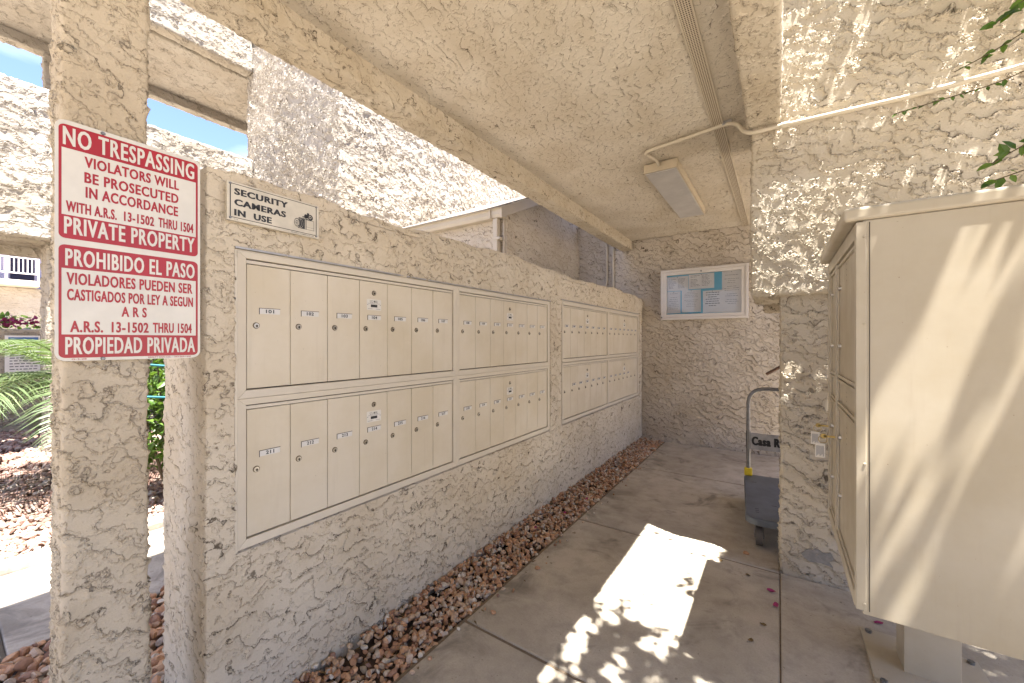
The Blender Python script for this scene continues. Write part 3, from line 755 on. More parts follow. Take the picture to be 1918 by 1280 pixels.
# ------------------------------------------------------------------ ceiling light, vent, conduit
cl = empty('ceiling_light', (-.728, 3.68, 2.615), 'long unlit box light with a frosted grey cover under the ceiling', 'ceiling light')
b = MB().box(-.848, -.606, 3.035, 4.335, 2.548, 2.612).build('light_body', 'fix', cl, bevel=.004)
b = MB().box(-.838, -.616, 3.045, 4.325, 2.540, 2.5475).build('diffuser', 'lens', cl, bevel=.004)
vt = MB().box(-.338, -.283, -1.5, 5.28, 2.609, 2.622).build('ceiling_vent', 'vent'); prop(vt, 'narrow perforated vent strip running the length of the ceiling', 'vent')
for xx in (-.3405, -.2825): MB().box(xx - .003, xx + .003, -1.5, 5.28, 2.606, 2.622).build('vent_edge', 'pipe', vt)
def arc_path(pts, rad=.06, n=6):
    """round the corners of a polyline"""
    P = [Vector(p) for p in pts]; out = [P[0]]
    for i in range(1, len(P) - 1):
        a = (P[i - 1] - P[i]); c = (P[i + 1] - P[i]); rr = min(rad, a.length * .45, c.length * .45)
        s_ = P[i] + a.normalized() * rr; e_ = P[i] + c.normalized() * rr
        for k in range(n + 1):
            t = k / n; out.append(s_.lerp(P[i], t).lerp(P[i].lerp(e_, t), t))
    out.append(P[-1]); return out
cp = arc_path([(-.735, 3.04, 2.585), (-.735, 2.97, 2.598), (-.79, 2.80, 2.60), (-.53, 2.765, 2.603), (-.26, 2.715, 2.603), (-.20, 2.66, 2.56), (-.155, 2.606, 2.458), (-.02, 2.596, 2.455), (.51, 2.596, 2.441), (.87, 2.596, 2.452), (2.2, 2.596, 2.46)], .07)
cd = MB().tube(cp, .0115, 12).build('conduit_pipe', 'pipe'); prop(cd, 'tan painted conduit from the ceiling light across the right wall', 'pipe')
for (a, c_) in (((-.55, 2.768, 2.603), (-.515, 2.763, 2.603)), ((.01, 2.596, 2.4545), (.05, 2.596, 2.4535))):
    MB().tube([a, c_], .0155, 12).build('coupling', 'pipe', cd)
MB().box(-.285, -.235, 2.70, 2.73, 2.595, 2.618).build('strap', 'galv', cd)

# ------------------------------------------------------------------ notice board and its papers
nb = empty('notice_board', (-.765, 5.28, 1.55), 'wide glazed notice board with blue backing on the end wall', 'notice board')
fz = lambda Y: (lambda a, b: (a, Y, b))
bx0, bx1, bz0, bz1 = -1.243, -.288, 1.548, 2.172
b = MB()
for (w0, w1, Ya) in ((0., .028, 5.215), (.029, .068, 5.222)):
    O = [(bx0 + w0, bz0 + w0), (bx1 - w0, bz0 + w0), (bx1 - w0, bz1 - w0), (bx0 + w0, bz1 - w0)]
    I = [(bx0 + w1, bz0 + w1), (bx1 - w1, bz0 + w1), (bx1 - w1, bz1 - w1), (bx0 + w1, bz1 - w1)]
    for k in range(4):
        a, a2, i1, i2 = O[k], O[(k + 1) % 4], I[k], I[(k + 1) % 4]
        q = [(a[0], Ya, a[1]), (a2[0], Ya, a2[1]), (i2[0], Ya, i2[1]), (i1[0], Ya, i1[1]), (a[0], 5.30, a[1]), (a2[0], 5.30, a2[1]), (i2[0], 5.30, i2[1]), (i1[0], 5.30, i1[1])]
        b.add(q, [(0, 1, 2, 3), (0, 4, 5, 1), (3, 2, 6, 7)])
b.build('frame', 'alu', nb, bevel=.002, seg=1)
MB().box(bx0 + .06, bx1 - .06, 5.262, 5.285, bz0 + .06, bz1 - .06).build('backing', 'blue', nb)
MB().quad((bx0 + .067, 5.235, bz0 + .067), (bx1 - .067, 5.235, bz0 + .067), (bx1 - .067, 5.235, bz1 - .067), (bx0 + .067, 5.235, bz1 - .067)).build('glass', 'glass', nb)
b = MB().tube([(-.775, 5.222, bz1 - .045), (-.775, 5.212, bz1 - .045)], .010, 12).tube([(bx0 + .012, 5.215, bz0 + .03), (bx0 + .012, 5.208, bz0 + .03)], .010, 10).build('lock', 'bolt', nb)
# crop coordinates measured on the board: fractions of the inside width and height
ix0, ix1, iz0, iz1 = bx0 + .068, bx1 - .068, bz0 + .068, bz1 - .068
def paper(u0, u1, v0, v1, lab, lines, cols=1, seed=0, dk='inkgrey', lw=.004):
    r = random.Random(seed); Y = 5.2605 - seed * .0006
    x0 = ix0 + (ix1 - ix0) * u0; x1 = ix0 + (ix1 - ix0) * u1; z1_ = iz1 - (iz1 - iz0) * v0; z0_ = iz1 - (iz1 - iz0) * v1
    b = MB().box(x0, x1, Y, Y + .0005, z0_, z1_, 0); W = (x1 - x0)
    for c in range(cols):
        ca = x0 + W * (.08 + c * .88 / cols); cw = W * .84 / cols
        for k in range(lines):
            if r.random() < .18: continue
            z = z1_ - (z1_ - z0_) * (.10 + .78 * k / lines); ww = cw * r.uniform(.45, .92)
            xs = ca + (cw - ww) / 2 if cols == 1 else ca
            x = xs
            while x < xs + ww:       # word-sized dashes
                wd = r.uniform(.012, .035); b.box(x, min(x + wd, xs + ww), Y - .0006, Y, z - lw / 2, z + lw / 2, 1); x += wd + .005
    b.tube([((x0 + x1) / 2, Y, z1_ - .01), ((x0 + x1) / 2, Y - .005, z1_ - .01)], .004, 8, 1)
    o = b.build('notice_paper', ['paper', dk], None, ((x0 + x1) / 2, Y, z0_))
    prop(o, lab, 'paper', 'papers pinned in the notice board')
paper(0, .305, .03, .40, 'printed sheet in the top left corner of the notice board', 9, 2, 1)
paper(.31, .655, .01, .38, 'printed sheet second from the left along the top of the notice board', 9, 2, 2)
paper(0, .195, .41, .97, 'narrow printed sheet at the lower left of the notice board', 9, 1, 3, lw=.003)
paper(.212, .478, .40, .955, 'pale letter sheet in the lower middle of the notice board', 11, 1, 4, lw=.0025)
paper(.755, 1., .0, .99, 'tall printed sheet down the right side of the notice board', 17, 1, 5)
paper(.505, .76, .44, .985, 'bold printed notice just right of the middle of the notice board', 8, 1, 6, 'ink', .007)

# ------------------------------------------------------------------ trolley
tr = empty('platform_trolley', (.06, 3.32, 0), 'grey platform trolley with steel push handle half hidden by the right pillar', 'trolley')
rot = math.radians(4.2)
def T(x, y, z): return (.06 + x * math.cos(rot) - y * math.sin(rot), 3.32 + x * math.sin(rot) + y * math.cos(rot), z)
def tb(b, x0, x1, y0, y1, z0, z1, mi=0):
    k = len(b.v); b.box(x0, x1, y0, y1, z0, z1, mi); b.v[k:] = [T(*v) for v in b.v[k:]]; return b
dk = MB(); ft = lambda z: (lambda a, c: T(a, c, z))
lv = [(.155, .010), (.160, .0), (.196, .0), (.202, .006)]
rings = [rrect(ft(z), -.265 + i, .265 - i, -.47 + i, .45 - i, .07, 6) for z, i in lv]; n = len(rings[0])
for a, c in zip(rings[:-1], rings[1:]): dk.add(a + c, [(i, (i + 1) % n, n + (i + 1) % n, n + i) for i in range(n)], 0, True)
dk.add(rings[-1], [tuple(range(n))]); dk.add(rings[0], [tuple(range(n))[::-1]])
dk.build('deck', 'deck', tr)
sl = MB()
for (x, y, w, l) in ((-.20, -.36, .02, .004), (-.20, -.33, .02, .004), (-.20, -.30, .02, .004), (-.10, -.20, .03, .004), (-.20, .25, .03, .003), (.05, -.3, .02, .004)):
    tb(sl, x - w / 2, x + w / 2, y - l, y + l, .2021, .2026)
sl.build('slot', 'keyway', tr)
hp = arc_path([T(-.235, .42, .20), T(-.235, .42, .905), T(.235, .42, .905), T(.235, .42, .20)], .13, 8)
hd = MB().tube(hp, .0135, 14).build('handle', 'tube', tr)
MB().tube([T(-.235, .42, .42), T(-.235, .42, .56)], .0165, 14).build('sleeve', 'tube', hd)
for sx in (-.235, .235):
    b = MB(); tb(b, sx - .028, sx + .028, .395, .445, .202, .262); b.build('bracket', 'yellow', tr, bevel=.008)
b = MB(); tb(b, -.222, .222, .412, .424, .415, .545); pl = b.build('name_plate', 'plate', tr, bevel=.004)
b = MB(); text_on(b, 'Casa R', lambda a, c: T(a, .4112, c), -.212, -.02, .450, .520, 0, .03, 1.15, .003); b.build('lettering', 'ink', pl)
for (x, y) in ((-.19, -.36), (.19, -.36), (-.19, .36), (.19, .36)):
    b = MB(); b.tube([T(x - .018, y, .062), T(x + .018, y, .062)], .062, 22, 0)
    w = b.build('caster', ['rubber'], tr, bevel=.004)
    b = MB(); tb(b, x - .026, x - .021, y - .022, y + .022, .05, .15); tb(b, x + .021, x + .026, y - .022, y + .022, .05, .15); tb(b, x - .03, x + .03, y - .03, y + .03, .148, .155)
    b.tube([T(x - .028, y, .062), T(x + .028, y, .062)], .007, 10); b.build('fork', 'tube', w)
# wooden sticks beyond the pillar
st = MB().tube([(-.10, 4.5, .965), (.25, 4.5, 1.20)], .014, 8).build('wooden_stick', 'wood'); prop(st, 'brown wooden stick poking out behind the right pillar above the trolley', 'stick')

# ------------------------------------------------------------------ parcel cabinet
cb = empty('parcel_cabinet', (.48, 2.15, 0), 'tall cream metal parcel locker on a pedestal beside the right wall', 'parcel locker')
x0, x1, y0, y1, z0, z1 = .205, .70, 1.575, 2.372, .468, 1.650
MB().box(x0 + .004, x1, y0, y1, z0, z1).build('body', 'cab', cb, bevel=.003)
# side rail and roof cap
MB().box(x0 - .012, x0 + .012, y0 - .004, y0 + .028, z0 + .012, z1 - .004).build('corner_post', 'cab', cb, bevel=.002)
MB().box(x0 - .012, x0 + .004, y1 - .025, y1 + .003, z0 + .012, z1 - .004).build('corner_post', 'cab', cb, bevel=.002)
MB().box(x0 - .012, x0 + .003, y0 + .03, y1 - .027, z0 + .004, z0 + .045).build('bottom_rail', 'cab', cb, bevel=.002)
MB().box(x0 - .012, x0 + .003, y0 + .03, y1 - .027, z1 - .05, z1 - .004).build('top_rail', 'cab', cb, bevel=.002)
MB().box(x0 - .012, x0 + .003, 2.078, 2.110, z0 + .047, z1 - .052).build('middle_post', 'cab', cb, bevel=.002)
MB().box(x0 - .042, x1 + .02, y0 - .007, y1 + .02, z1 + .001, z1 + .042).build('roof_cap', 'cab', cb, bevel=.010, seg=3)
dz = [(.520, 1.028), (1.034, 1.136), (1.142, 1.592)]
for (a, c) in ((1.610, 2.074), (2.114, 2.340)):
    for j, (q0, q1) in enumerate(dz):
        d = MB().box(x0 - .001, x0 + .003, a, c, q0, q1)
        # raised rim
        for (e0, e1, g0, g1) in ((a, c, q0, q0 + .012), (a, c, q1 - .012, q1), (a, a + .012, q0 + .012, q1 - .012), (c - .012, c, q0 + .012, q1 - .012)):
            d.box(x0 - .008, x0 - .001, e0, e1, g0, g1)
        d = d.build('locker_door', 'cab', cb, bevel=.0015, seg=1)
        my = a + (c - a) * .68
        if j != 1:
            for zz in ((q0 + q1) / 2 + .13, (q0 + q1) / 2 - .10):
                lk = MB(); lk.tube([(x0 - .001, c - .045, zz), (x0 - .010, c - .045, zz)], [.010, .009], 14, 0); lk.box(x0 - .0106, x0 - .010, c - .047, c - .043, zz - .006, zz + .004, 1)
                lk.build('lock', ['chrome', 'keyway'], d)
        for dzz in ((0, .02, .04, -.02) if j != 1 else (0, .016, -.016)):
            lk = MB(); lk.disc((x0 - .0016, my - .06, (q0 + q1) / 2 + (.16 if j != 1 else 0) + dzz), (-1, 0, 0), .0035, 8); lk.build('keyhole', 'keyway', d)
MB().box(x0 + .0185, x0 + .0203, y0 - .0012, y0 + .001, z0 + .012, z1 - .006).build('side_seam', 'gap', cb)
for zz in (.50, .92, 1.34, 1.60): MB().tube([(x0 + .008, y0 - .004, zz), (x0 + .008, y0 - .0062, zz)], [.0042, .0030], 10).build('rivet', 'cab', cb)
cl_ = MB().box(.400, .552, 2.11, 2.232, .012, .468).build('pedestal', 'cab', cb, bevel=.002)
bp_ = MB().box(.300, .655, 1.96, 2.338, .0045, .013).build('base_plate', 'cab', cb, bevel=.002)
for (a, c) in ((.325, 2.0), (.325, 2.31), (.63, 2.31), (.63, 2.0)): MB().tube([(a, c, .013), (a, c, .024)], .011, 6).build('anchor_bolt', 'bolt', bp_)
# keys with tags in the locks
for i, (yy, zz, dx, dzt, lab) in enumerate(((2.295, .90, -.10, -.085, 'white key tag hanging from the far locker door'), (2.029, .904, -.052, -.085, 'white key tag hanging lower from the near locker door'))):
    kt = empty('key_tag', (x0 - .03, yy, zz), lab, 'key tag', 'key tags hanging from the parcel locker')
    b = MB(); b.box(x0 - .055, x0 - .018, yy - .001, yy + .001, zz - .004, zz + .004); b.tube([(x0 - .055, yy - .001, zz), (x0 - .055, yy + .001, zz)], .010, 12); b.build('key', 'brass', kt)
    rg = []
    for k in range(17):
        q = 2 * math.pi * k / 16; rg.append((x0 - .058 + .014 * math.sin(q), yy + .004 * math.cos(q), zz - .014 + .014 * math.cos(q)))
    MB().tube(rg, .0012, 6, caps=False).build('key_ring', 'brass', kt)
    tx = x0 - .066
    tg = MB().box(tx - .016, tx + .016, yy - .003, yy - .001, zz - .088, zz - .030).build('tag', 'tagpaper', kt, bevel=.0006, seg=1)
    b = MB()
    for k in range(7): b.box(tx - .012 + k * .0035, tx - .0105 + k * .0035, yy - .0036, yy - .0031, zz - .082 + (k % 3) * .004, zz - .040)
    b.build('print', 'inkgrey', tg)

# ------------------------------------------------------------------ background buildings
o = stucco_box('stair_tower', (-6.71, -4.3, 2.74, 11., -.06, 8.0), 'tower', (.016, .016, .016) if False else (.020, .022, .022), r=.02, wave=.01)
prop(o, 'tall pale deeply textured plaster building rising beyond the mailbox wall', 'building')
MB().box(-4.3, -4.292, 5.16, 5.18, 1.5, 8).build('control_joint', 'gutter', o)
hb = empty('low_building', (-3.35, 4.4, 0), 'low plaster building with a gutter and sloping roof behind the mailbox wall', 'building')
stucco_box('wall', (-4.29, -2.41, 3.47, 5.42, -.05, 2.66), 'back', (.012, .012, .012), r=.01, wave=.004, parent=hb)
def rake_push(V):
    top = V[:, 2] > 2.69
    return V
b = MB(); s_ = .45
# gable end triangle above the eave
stk = 2.66 + (5.42 - 3.47) * s_
b.add([(-2.425, 3.47, 2.64), (-2.425, 5.42, 2.64), (-2.425, 5.42, stk), (-2.50, 3.47, 2.64), (-2.50, 5.42, 2.64), (-2.50, 5.42, stk)], [(0, 1, 2), (5, 4, 3), (0, 2, 5, 3)])
b.build('gable', 'back', hb)
def slp(y, dz=0): return 2.612 + (y - 3.38) * s_ + dz
b = MB(); yA, yB = 3.36, 5.28
for (xa, xb, za, zb2) in ((-2.418, -2.395, -.03, .085),):
    b.add([(xa, yA, slp(yA, za)), (xb, yA, slp(yA, za)), (xb, yB, slp(yB, za)), (xa, yB, slp(yB, za)), (xa, yA, slp(yA, zb2)), (xb, yA, slp(yA, zb2)), (xb, yB, slp(yB, zb2)), (xa, yB, slp(yB, zb2))],
          [(0, 3, 2, 1), (4, 5, 6, 7), (0, 1, 5, 4), (2, 3, 7, 6), (0, 4, 7, 3), (1, 2, 6, 5)])
b.build('rake_board', 'gutter', hb, bevel=.004)
rf = MB(); rf.add([(-4.29, yA - .03, slp(yA - .03, .088)), (-2.385, yA - .03, slp(yA - .03, .088)), (-2.385, yB, slp(yB, .088)), (-4.29, yB, slp(yB, .088)),
                   (-4.29, yA - .03, slp(yA - .03, .100)), (-2.385, yA - .03, slp(yA - .03, .100)), (-2.385, yB, slp(yB, .100)), (-4.29, yB, slp(yB, .100))],
                  [(0, 3, 2, 1), (4, 5, 6, 7), (0, 1, 5, 4), (2, 3, 7, 6), (0, 4, 7, 3), (1, 2, 6, 5)])
rf.build('roof', 'shingle', hb)
gt = MB(); prof = [(0, 0), (-.075, 0), (-.090, .03), (-.090, .075), (-.105, .085), (-.105, .095), (-.08, .095), (-.075, .01), (0, .01), ]
pr = [(3.455 + a, 2.592 + c) for a, c in prof]
for (ga, gc) in ((-4.29, -2.55), (-2.55, -2.395)):
    k = len(pr); gt.add([(ga, *q) for q in pr] + [(gc, *q) for q in pr], [(i, (i + 1) % k, k + (i + 1) % k, k + i) for i in range(k)])
gt.box(-4.29, -2.42, 3.448, 3.468, 2.60, 2.705); gt.box(-2.556, -2.538, 3.348, 3.456, 2.588, 2.690); gt.add([(-2.394, *q) for q in pr[:7]], [tuple(range(7))])
gt.build('gutter', 'gutter', hb)
ds = MB().box(-2.535, -2.475, 3.385, 3.455, .2, 2.590).build('downspout', 'gutter', hb, bevel=.008)
MB().box(-2.538, -2.44, 3.380, 3.458, 2.36, 2.385).build('strap', 'gutter', ds)
MB().box(-2.43, -2.424, 3.44, 3.466, .0, 2.6).build('corner_trim', 'gutter', hb)
# conduits on the end wall
c1 = MB().tube(arc_path([(-1.975, 5.275, 2.9), (-1.975, 5.275, 2.05), (-2.12, 5.275, 1.86), (-2.3, 5.275, 1.83)], .14, 8), .016, 10).build('conduit_pipe', 'gutter'); prop(c1, 'bent tan conduit on the wall beyond the far end of the mailbox wall', 'pipe')
c2 = MB().tube([(-1.885, 5.275, 2.9), (-1.885, 5.275, 1.5)], .018, 10).build('conduit_pipe', 'gutter'); prop(c2, 'straight tan conduit beside the bent one beyond the mailbox wall', 'pipe')

# walkway structure at left
wk = empty('walkway_block', (-7, 1.2, 0), 'plaster two-level open walkway with parapet seen left of the tall wall', 'building')
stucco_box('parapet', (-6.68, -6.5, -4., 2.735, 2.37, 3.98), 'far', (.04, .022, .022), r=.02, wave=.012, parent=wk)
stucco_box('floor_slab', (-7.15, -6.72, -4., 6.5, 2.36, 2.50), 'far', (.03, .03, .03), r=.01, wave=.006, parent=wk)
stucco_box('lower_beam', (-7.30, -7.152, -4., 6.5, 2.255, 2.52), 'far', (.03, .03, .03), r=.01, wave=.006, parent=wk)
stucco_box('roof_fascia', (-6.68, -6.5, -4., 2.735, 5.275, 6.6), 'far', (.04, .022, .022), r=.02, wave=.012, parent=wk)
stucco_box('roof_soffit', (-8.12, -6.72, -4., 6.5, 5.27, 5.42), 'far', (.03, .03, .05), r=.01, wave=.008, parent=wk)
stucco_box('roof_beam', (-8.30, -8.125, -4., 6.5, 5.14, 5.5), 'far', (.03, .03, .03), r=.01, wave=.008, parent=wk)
stucco_box('post', (-7.14, -6.70, .755, 1.12, -.05, 2.35), 'far', (.02, .02, .02), r=.015, wave=.006, parent=wk)
stucco_box('post', (-8.29, -8.13, .885, 1.10, 2.4, 5.13), 'far', (.02, .02, .02), r=.015, wave=.006, parent=wk)

# low garden wall with notice panel
lw = stucco_box('garden_wall', (-9.2, -9.0, -3., 5., -.05, 1.46), 'far', (.05, .03, .03), r=.02, wave=.01)
prop(lw, 'low pale garden wall behind the palm fronds with a notice panel', 'wall')
np_ = empty('rules_sign', (-8.98, .75, .8), 'white rules panel with a blue heading on the low garden wall', 'sign')
MB().box(-8.985, -8.96, .62, .94, .765, 1.36).build('panel', 'paper', np_)
b = MB().box(-8.958, -8.956, .65, .92, 1.27, 1.335); b.build('blue_heading', 'signblue', np_)
b = MB()
r = random.Random(4)
for k in range(10):
    z = 1.20 - k * .040; y = .66
    while y < .90:
        w_ = r.uniform(.02, .05); b.box(-8.958, -8.957, y, min(y + w_, .925), z - .007, z + .007); y += w_ + .012
b.build('printed_lines', 'inkgrey', np_)
# far apartment block with balcony
fb2 = empty('apartment_block', (-23, 4, 0), 'far pale apartment block with a railed balcony, left of the post', 'building')
stucco_box('wall', (-24., -22.6, -6., 9., -.05, 3.19), 'far', (.2, .06, .06), r=.02, wave=.01, parent=fb2)
b = MB().box(-24.5, -24.0, -6, 9, 3.2, 8.0).build('upper_wall', 'lilac', fb2)
MB().box(-24.0, -21.9, -6., 2.30, 3.20, 3.40).build('balcony_slab', 'gutter', fb2, bevel=.02)
MB().box(-24.0, -23.95, 1.78, 2.36, 3.4, 5.6).build('door', 'glassdark', fb2)
MB().box(-24.5, -21.6, -6., 9, 5.65, 5.85).build('eave', 'gutter', fb2)
rl = MB(); rl.box(-22.0, -21.95, -6, 2.28, 4.16, 4.20); rl.box(-22.0, -21.95, -6, 2.28, 3.62, 3.665); rl.box(-22.0, -21.94, 1.52, 1.58, 3.40, 4.16); rl.box(-22.0, -21.94, 2.24, 2.28, 3.40, 4.16)
rl = rl.build('railing', 'rail', fb2)
bal = None
for k in range(44):
    yy = -2.1 + k * .1
    if bal is None: bal = MB().box(-21.99, -21.96, yy, yy + .03, 3.665, 4.16).build('baluster', 'rail', rl, (-21.97, yy, 3.67))
    else: share(bal, rl, (-21.97, yy, 3.67))
b = MB().box(-21.9 - .001, -2.0, 60, 61, 0, 1) if False else None
# trees and hill line are hidden from here; hedge behind the low wall
# ------------------------------------------------------------------ leaves
def leaf_mesh(centres, dirs, ups, sizes, width=.62, seed=0):
    """pointed oval leaves folded on the midrib. returns V,F(tri),n"""
    n = len(centres)
    d = dirs / np.linalg.norm(dirs, axis=1, keepdims=True)
    s_ = np.cross(d, ups); s_ /= np.linalg.norm(s_, axis=1, keepdims=True) + 1e-9
    u = np.cross(s_, d)
    L = sizes[:, None]
    c = centres
    pts = [c, c + d * L * .28 + s_ * L * width * .46 + u * L * .06, c + d * L * .28 - s_ * L * width * .46 + u * L * .06, c + d * L * .38 - u * L * .02,
           c + d * L * .66 + s_ * L * width * .36 + u * L * .03, c + d * L * .66 - s_ * L * width * .36 + u * L * .03, c + d * L - u * L * .08]
    V = np.stack(pts, 1).reshape(-1, 3)
    t = np.array([[0, 1, 3], [0, 3, 2], [1, 4, 3], [3, 4, 6], [3, 6, 5], [3, 5, 2]])
    F = (t[None] + (np.arange(n) * 7)[:, None, None]).reshape(-1, 3)
    return V, F
def rdir(r, n, down=.0):
    a = r.normal(size=(n, 3)); a /= np.linalg.norm(a, axis=1, keepdims=True); a[:, 2] -= down; return a

# tree that overhangs the open side and throws the dappled shade
tree = empty('shade_tree', (1.75, .35, 0), 'leafy tree overhanging the open right side, casting dappled light', 'tree')
r = np.random.default_rng(21)
N = 135000
X = r.uniform(.2, 2.15, N); Yc = r.uniform(-2.6, 3.0, N); Zc = r.uniform(2.97, 3.85, N)
fx = X - .308 * Zc; fy = Yc + .112 * Zc
def sn(x, y, s, seed):
    q = np.random.default_rng(seed); o_ = 0
    for k in range(7):
        a = q.uniform(0, 6.28); w = s * q.uniform(.6, 1.7); o_ = o_ + np.sin((x * math.cos(a) + y * math.sin(a)) * w + q.uniform(0, 6.28))
    return o_ / 7 ** .5 / .7
nz = sn(fx, fy, 32., 5); nz2 = sn(fx, fy, 66., 6)
dens = .03 + .50 / (1 + np.exp(-(nz + .30 * nz2 + .8) * 9))
gr_ = np.random.default_rng(31)
def gaps(n, box, ra, rb, seed):
    """openings between the leaf clumps: union of ellipses in the plan seen along the sun"""
    q = np.random.default_rng(seed); m = np.zeros(len(fx), bool)
    for k in range(n):
        cx_ = q.uniform(box[0], box[1]); cy_ = q.uniform(box[2], box[3]); a_ = q.uniform(*ra); b_ = q.uniform(*rb)
        m |= ((fx - cx_) / a_) ** 2 + ((fy - cy_) / b_) ** 2 < 1
    return m
core = (fx < .65) & (fy > 1.45)
dens = np.where(core, .72, dens)
dens = np.where(gaps(26, (-.32, .60, 1.60, 1.80), (.027, .040), (.022, .055), 47), .0, dens)
dens = np.where(((fx + .03) / .105) ** 2 + ((fy - 1.715) / .062) ** 2 < 1, .0, dens)
dens = np.where(gaps(40, (-.72, .55, 2.86, 3.05), (.028, .048), (.020, .06), 42), .0, dens)
dens = np.where(gaps(34, (-.30, .50, 2.76, 2.90), (.028, .044), (.018, .036), 43), .0, dens)
dens = np.where((fx < -.62) & (fy > 2.80), .0, dens)
dens = np.where((fx < -.08) & (fy > 2.765) & (fy < 2.90), .12, dens)
win = (fx < -.27) & (fy > 1.84) & (fy < 2.895)            # the gap over the paving and by the wall
dens = np.where(win, .0, dens)
edge = np.exp(-(((fx + .40) / .035) ** 2 + ((fy - 2.22) / .09) ** 2)) + .8 * np.exp(-(((fx + .60) / .06) ** 2 + ((fy - 1.93) / .04) ** 2)) + .5 * np.exp(-(((fx + .50) / .16) ** 2 + ((fy - 2.66 + (fx + .5) * .35) / .02) ** 2))
dens = dens + .16 * edge * win
near = (fx < -.28) & (fy <= 1.84)
dens = np.where(near, .75, dens)
dens = np.where(near & gaps(260, (-1.05, -.28, .9, 1.86), (.027, .038), (.027, .038), 44), .0, dens)
keep = r.random(N) < np.clip(dens, 0, .75)
C = np.stack([X, Yc, Zc], 1)[keep]; n = len(C)
V, F = leaf_mesh(C, rdir(r, n, .3), rdir(r, n) * .5 + np.array([0, 0, 1.]), r.uniform(.038, .060, n), .76)
lf = soup('foliage', V, F, 'leaf', np.repeat(r.random(n), 6), tree); prop(lf, kind='stuff')
b = MB(); b.tube([(1.75, .35, -.05), (1.72, .38, .9), (1.80, .45, 1.9), (1.7, .5, 2.9), (1.75, .55, 3.5)], [.11, .09, .08, .07, .05], 12)
b.build('trunk', 'bark', tree)
b = MB()
for k in range(16):
    a = k * 2.4; L = r.uniform(.9, 1.9); q = Vector((1.72, .5, 2.7 + .05 * k)); e = q + Vector((math.cos(a) * L, math.sin(a) * L, r.uniform(.5, 1.2)))
    ef = (e.x - .308 * e.z, e.y + .1 * e.z)
    if ef[0] < -.2: continue
    m_ = q.lerp(e, .5) + Vector((0, 0, .15)); b.tube([q, m_, e], [.03, .018, .006], 6)
b.build('limbs', 'bark', tree)

# climbing vine sprigs by the top right of the wall
vine = empty('climbing_vine', (.95, 2.5, 2.0), 'green vine sprigs hanging over the upper right wall', 'vine')
r = random.Random(9)
import mathutils
def ray_pt(px, py, Y):      # where a line of sight from the passage meets the vertical plane at Y
    u = (px - 959) / 741.; v = (638 - py) / 741.; a = math.radians(34)
    d = Vector((-math.sin(a) + u * math.cos(a), math.cos(a) + u * math.sin(a), v)); return Vector((0, 0, 1.29)) + d * (Y / d.y)
lv0 = None
def one_leaf(c, d, up, s):
    V, F = leaf_mesh(np.array([c]), np.array([d]), np.array([up]), np.array([s]), .62)
    o = soup('leaf', V, F, 'leaf', np.full(6, r.random()), vine, tuple(c)); return o
#   stems given as wall-plane points (x, y, z)
stems = [[(.90, 2.30, 2.66), (.78, 2.30, 2.58), (.68, 2.30, 2.50)], [(.95, 2.42, 2.40), (.74, 2.46, 2.345), (.60, 2.49, 2.345), (.44, 2.50, 2.335)],
         [(.92, 2.3, 2.08), (.77, 2.30, 2.03), (.68, 2.3, 1.97)], [(.92, 2.3, 1.98), (.78, 2.28, 1.93), (.67, 2.3, 1.90)], [(.80, 2.34, 2.48), (.70, 2.36, 2.43), (.60, 2.38, 2.40)]]
for s_ in stems: MB().tube(arc_path(s_, .05, 3), .0022, 6).build('stem', 'stem', vine)
for si, s_ in enumerate(stems):
    P_ = [Vector(p) for p in s_]; seglen = sum((P_[i + 1] - P_[i]).length for i in range(len(P_) - 1))
    cnt = {0: 20, 1: 22, 2: 16, 3: 14, 4: 10}[si]; size = {0: .052, 1: .026, 2: .046, 3: .044, 4: .032}[si]
    for k in range(cnt):
        t = (k + .5) / cnt * (len(P_) - 1); i = int(t); p_ = P_[i].lerp(P_[i + 1], t - i)
        d = Vector((r.uniform(-1, .6), r.uniform(-.5, .2), r.uniform(-1, .35))); up = Vector((r.uniform(-.4, .4), -1, r.uniform(.2, 1.)))
        one_leaf(tuple(p_), tuple(d), tuple(up), size * r.uniform(.75, 1.2))

# shrub in the gap between post and mailbox wall
def shrub(name, c, rad, h, nleaf, size, lab, seed, z0=.1):
    r = np.random.default_rng(seed); s = empty(name, (c[0], c[1], 0), lab, 'shrub')
    q = r.normal(size=(nleaf, 3)); q /= np.linalg.norm(q, axis=1, keepdims=True); q *= (r.random(nleaf) ** .4)[:, None]
    C = np.array([c[0], c[1], z0 + h / 2]) + q * np.array([rad, rad, h / 2])
    V, F = leaf_mesh(C, rdir(r, nleaf, .5), rdir(r, nleaf) * .6 + np.array([0, 0, 1.]), r.uniform(.6, 1.2, nleaf) * size, .6)
    f_ = soup('foliage', V, F, 'leaf', np.repeat(r.random(nleaf), 6), s); prop(f_, kind='stuff')
    b = MB()
    for k in range(9):
        a = k * 2.4; b.tube([(c[0], c[1], -.03), (c[0] + math.cos(a) * rad * .4, c[1] + math.sin(a) * rad * .4, z0 + h * .4), (c[0] + math.cos(a) * rad * .7, c[1] + math.sin(a) * rad * .7, z0 + h * .85)], [.012, .008, .003], 6)
    b.build('stem', 'stem', s); return s
shrub('green_shrub', (-4.05, 1.10), .38, 1.15, 1500, .075, 'dense green shrub seen through the gap beside the mailbox wall', 3, .22)
shrub('green_shrub', (-3.0, .99), .10, .40, 26, .09, 'small leafy sprig low in the gap beside the mailbox wall', 4, .28)
